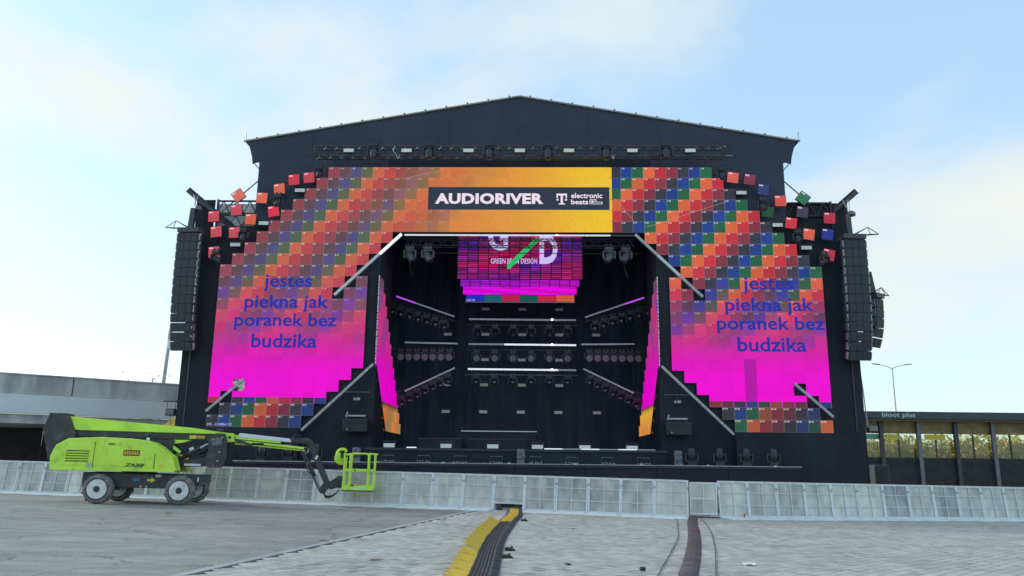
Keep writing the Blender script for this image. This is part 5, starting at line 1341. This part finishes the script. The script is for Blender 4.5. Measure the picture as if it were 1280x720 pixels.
B().box(-0.10, 0.12, 1.038, 1.046, 2.14, 2.25).build('warning_label', 'decal_yellow', ub); B().box(0.14, 0.40, 1.038, 1.046, 2.15, 2.24).build('warning_label', 'decal_orange', ub)
for y0 in (0.92, 1.40):
    k_ = B().prism([(0.50, 2.28), (0.80, 2.34), (1.08, 2.33), (1.16, 2.1), (1.20, 1.55), (1.12, 1.32), (0.95, 1.2), (0.62, 1.19), (0.46, 1.42), (0.58, 1.75)], y0, y0+0.05).build('knuckle_plate', 'liftblack', t, bevel=0.01)
    for x, z in ((0.95, 1.72), (0.92, 1.42), (0.72, 2.12), (1.0, 2.2)): B().tube((x, y0-0.025, z), (x, y0+0.07, z), 0.065, 12).build('pin', 'steel', k_); B().tube((x, y0-0.035, z), (x, y0+0.06, z), 0.03, 10).build('pin', 'lightsteel', k_)
    B().prism([(0.62, 2.18), (0.98, 2.2), (1.0, 1.98), (0.7, 1.92)], y0-0.012, y0-0.002).build('gusset', 'dullalu', k_)
    for q in range(5): B().tube((0.55+q*0.12, y0-0.012, 1.26+0.02*(q % 2)), (0.55+q*0.12, y0, 1.26), 0.014, 6).build('bolt', 'alu', k_)
lr = B().prism([(-3.9, 1.45), (-0.42, 1.42), (0.55, 1.50), (0.9, 1.46), (0.95, 1.24), (-0.48, 1.19), (-3.9, 1.22)], 1.04, 1.32).build('lower_riser', 'liftblack', t, bevel=0.015)
B().box(-0.18, 0.36, 1.028, 1.036, 1.24, 1.31).build('label_strip', 'whitepaint', lr)
cy = B().tube((-0.40, 1.18, 1.42), (0.25, 1.18, 1.83), 0.075, 12).build('lift_cylinder', 'liftblack', t, True)
B().tube((0.25, 1.18, 1.83), (0.62, 1.18, 2.06), 0.04, 10).build('piston_rod', 'alu', cy, True)
B().prism([(-0.76, 2.08), (-0.05, 2.09), (-0.30, 2.00), (-0.66, 1.94)], 1.0, 1.36).build('link_bracket', 'green', t)
B().obox((-0.50, 0.98, 1.79), (0.42, 0.05, 0.09), (0, R(36), 0)).build('link_arm', 'green', t)
B().obox((0.02, 1.0, 1.80), (0.14, 0.06, 0.10), (0, R(-25), 0)).build('valve', 'alu', t)
for q in range(4):
    B().path(spline([(-0.7, 1.02+q*0.06, 1.75), (-0.2, 1.02+q*0.06, 1.60+0.03*q), (0.2, 1.0+q*0.06, 1.62), (0.6, 1.0+q*0.06, 1.9-0.05*q)], 4), 0.02, 5).build('hose', 'cable', t)
B().box(-3.6, -0.55, 0.95, 1.40, 1.56, 2.08).build('hydraulic_block', 'liftblack', t, bevel=0.03)
# telescopic part
B().prism([(1.50, 2.35), (1.56, 2.37), (3.20, 2.235), (3.27, 2.13), (3.22, 2.11), (1.52, 2.235)], 1.04, 1.32).build('tube_cover', 'whitepaint', t, bevel=0.01)
fl = B().prism([(1.36, 2.29), (1.50, 2.30), (2.9, 2.14), (2.9, 2.06), (1.40, 2.17)], 1.06, 1.30).build('fly_boom', 'green', t, bevel=0.01)
B().obox((2.53, 1.16, 2.02), (2.36, 0.10, 0.075), (0, R(4.6), 0)).build('rail_tube', 'green', fl); B().obox((2.55, 1.28, 1.93), (2.4, 0.06, 0.05), (0, R(4.2), 0)).build('rail_tube', 'green', fl)
B().box(1.95, 2.35, 1.10, 1.11, 1.98, 2.06).build('label_plate', 'decal_black', fl)
B().prism([(1.36, 2.12), (1.36, 2.2), (1.70, 2.10), (1.95, 2.0), (1.9, 1.94)], 1.06, 1.30).build('cable_carrier', 'liftblack', t)
rg = B()
for q in range(14):
    a, b = 2*PI*q/14, 2*PI*(q+1)/14; rg.tube((3.76+0.10*math.cos(a), 1.14, 1.86+0.10*math.sin(a)), (3.76+0.10*math.cos(b), 1.14, 1.86+0.10*math.sin(b)), 0.018, 6)
rg.build('end_ring', 'alu', t)
# jib
jb = B().prism([(3.0, 2.17), (3.3, 2.25), (3.78, 2.27), (3.97, 2.20), (4.64, 0.83), (4.56, 0.70), (4.48, 0.72), (3.80, 2.08), (3.3, 2.10)], 1.06, 1.30).build('jib', 'liftblack', t, bevel=0.015)
B().obox((4.16, 1.05, 1.62), (0.07, 0.008, 0.14), (0, R(26), 0)).build('label_strip', 'whitepaint', jb)
B().tube((3.70, 1.18, 1.80), (4.14, 1.18, 0.98), 0.06, 10).build('jib_cylinder', 'liftblack', t, True); B().tube((4.14, 1.18, 0.98), (4.40, 1.18, 0.50), 0.035, 10).build('piston_rod', 'lightsteel', t, True)
B().tube((3.60, 1.1, 1.85), (4.34, 1.1, 0.50), 0.028, 8).build('levelling_rod', 'liftblack', t)
B().prism([(4.30, 0.55), (4.38, 0.42), (4.50, 0.44), (4.66, 0.62), (4.66, 0.84), (4.52, 0.86)], 1.02, 1.34).build('jib_end', 'liftblack', t, bevel=0.02)
B().prism([(4.6, 0.60), (4.75, 0.56), (5.05, 0.70), (5.08, 0.98), (4.92, 1.0), (4.62, 0.80)], 1.04, 1.30).build('rotator_arm', 'liftblack', t, bevel=0.02)
B().tube((4.97, 1.17, 0.62), (4.97, 1.17, 1.02), 0.10, 14).build('rotator', 'liftblack', t, True)
for q in range(3):
    B().path(spline([(4.42+q*0.05, 1.0, 0.50), (4.56, 0.96, 0.36-0.03*q), (4.80, 0.96, 0.38-0.02*q), (5.0, 1.0, 0.56)], 5), 0.016, 5).build('hose', 'cable', t)
B().path(spline([(3.95, 1.0, 1.55), (3.86, 0.98, 1.32), (3.95, 0.98, 1.12), (4.12, 1.0, 1.08)], 5), 0.016, 5).build('hose', 'cable', t)
B().path(spline([(3.28, 1.18, 2.24), (3.36, 1.18, 2.36), (3.52, 1.18, 2.37), (3.58, 1.18, 2.26)], 5), 0.018, 5).build('hose', 'cable', t)
# basket
X0, X1, Y0, Y1 = 5.12, 6.18, 0.55, 1.75
bk = B().box(X0, X1, Y0, Y1, 0.53, 0.57).build('basket_floor', 'liftblack', t)
for (a, b, c, d) in ((X0, X1, Y0, Y0+0.02), (X0, X1, Y1-0.02, Y1), (X0, X0+0.02, Y0+0.021, Y1-0.021), (X1-0.02, X1, Y0+0.021, Y1-0.021)): B().box(a, b, c, d, 0.571, 0.72).build('kick_plate', 'green', bk)
for x in (X0+0.02, X0+0.21, X1-0.23, X1-0.02):
    for y in (Y0+0.01, Y1-0.01): B().tube((x, y, 0.6), (x, y, 1.80 if x not in (X0+0.02,) else 1.74), 0.028, 8).build('post', 'green', bk, True)
for y in (Y0+0.01, Y1-0.01):
    B().path([(X0+0.21, y, 1.70), (X0+0.25, y, 1.77), (X0+0.30, y, 1.79), (X1-0.30, y, 1.79), (X1-0.26, y, 1.77), (X1-0.23, y, 1.70)], 0.026, 8).build('top_rail', 'green', bk, True)
    B().tube((X0+0.02, y, 1.74), (X0+0.24, y, 1.77), 0.026, 8).build('top_rail', 'green', bk); B().tube((X1-0.23, y, 1.79), (X1+0.05, y, 1.78), 0.026, 8).build('top_rail', 'green', bk)
    B().box(X0+0.02, X1-0.02, y-0.02, y+0.02, 1.20, 1.27).build('mid_rail', 'green', bk)
for x in (X0+0.01, X1-0.01):
    B().tube((x, Y0, 1.78), (x, Y1, 1.78), 0.026, 8).build('top_rail', 'green', bk); B().tube((x, Y0, 1.22), (x, Y1, 1.22), 0.02, 8).build('mid_rail', 'green', bk)
ms = B()
for q in range(13): x = X0+0.26+q*(X1-X0-0.52)/12; ms.tube((x, Y1-0.03, 0.72), (x, Y1-0.03, 1.2), 0.006, 4)
for q in range(9): z = 0.74+q*0.055; ms.tube((X0+0.25, Y1-0.03, z), (X1-0.25, Y1-0.03, z), 0.006, 4)
ms.build('mesh_panel', 'lightsteel', bk)
lt = link_mesh('lettering', text_mesh('ZOOMLION', width=0.42, height=0.07, bold=0.03, m='whitepaint'), bk); lt.location = (5.70, Y0-0.006, 0.65)
B().box(5.38, 5.50, Y0-0.01, Y0-0.004, 0.70, 0.76).build('red_label', 'red', bk)
B().box(X0+0.36, X0+0.42, Y0-0.025, Y0-0.014, 1.215, 1.255).build('latch', 'decal_black', bk)
# control box with its guard hoop
gd = B()
pts = [(5.12, 1.15, 1.48), (4.98, 1.15, 1.44), (4.86, 1.15, 1.50), (4.82, 1.15, 1.66), (4.86, 1.15, 1.84), (4.96, 1.15, 1.92), (5.08, 1.15, 1.92), (5.16, 1.15, 1.84)]
B().path(spline(pts, 4), 0.05, 8).build('guard_hoop', 'green', bk, True)
B().lathe([(0.05, 0), (0.17, 0.03), (0.18, 0.15), (0.15, 0.2)], 18, (4.92, 1.05, 1.62), (0, 1, 0)).build('cable_drum', 'green', bk, True)
B().obox((5.08, 1.0, 1.72), (0.2, 0.3, 0.16), (0, -0.2, 0)).build('control_box', 'liftblack', bk, bevel=0.02)
bpy.context.view_layer.update()
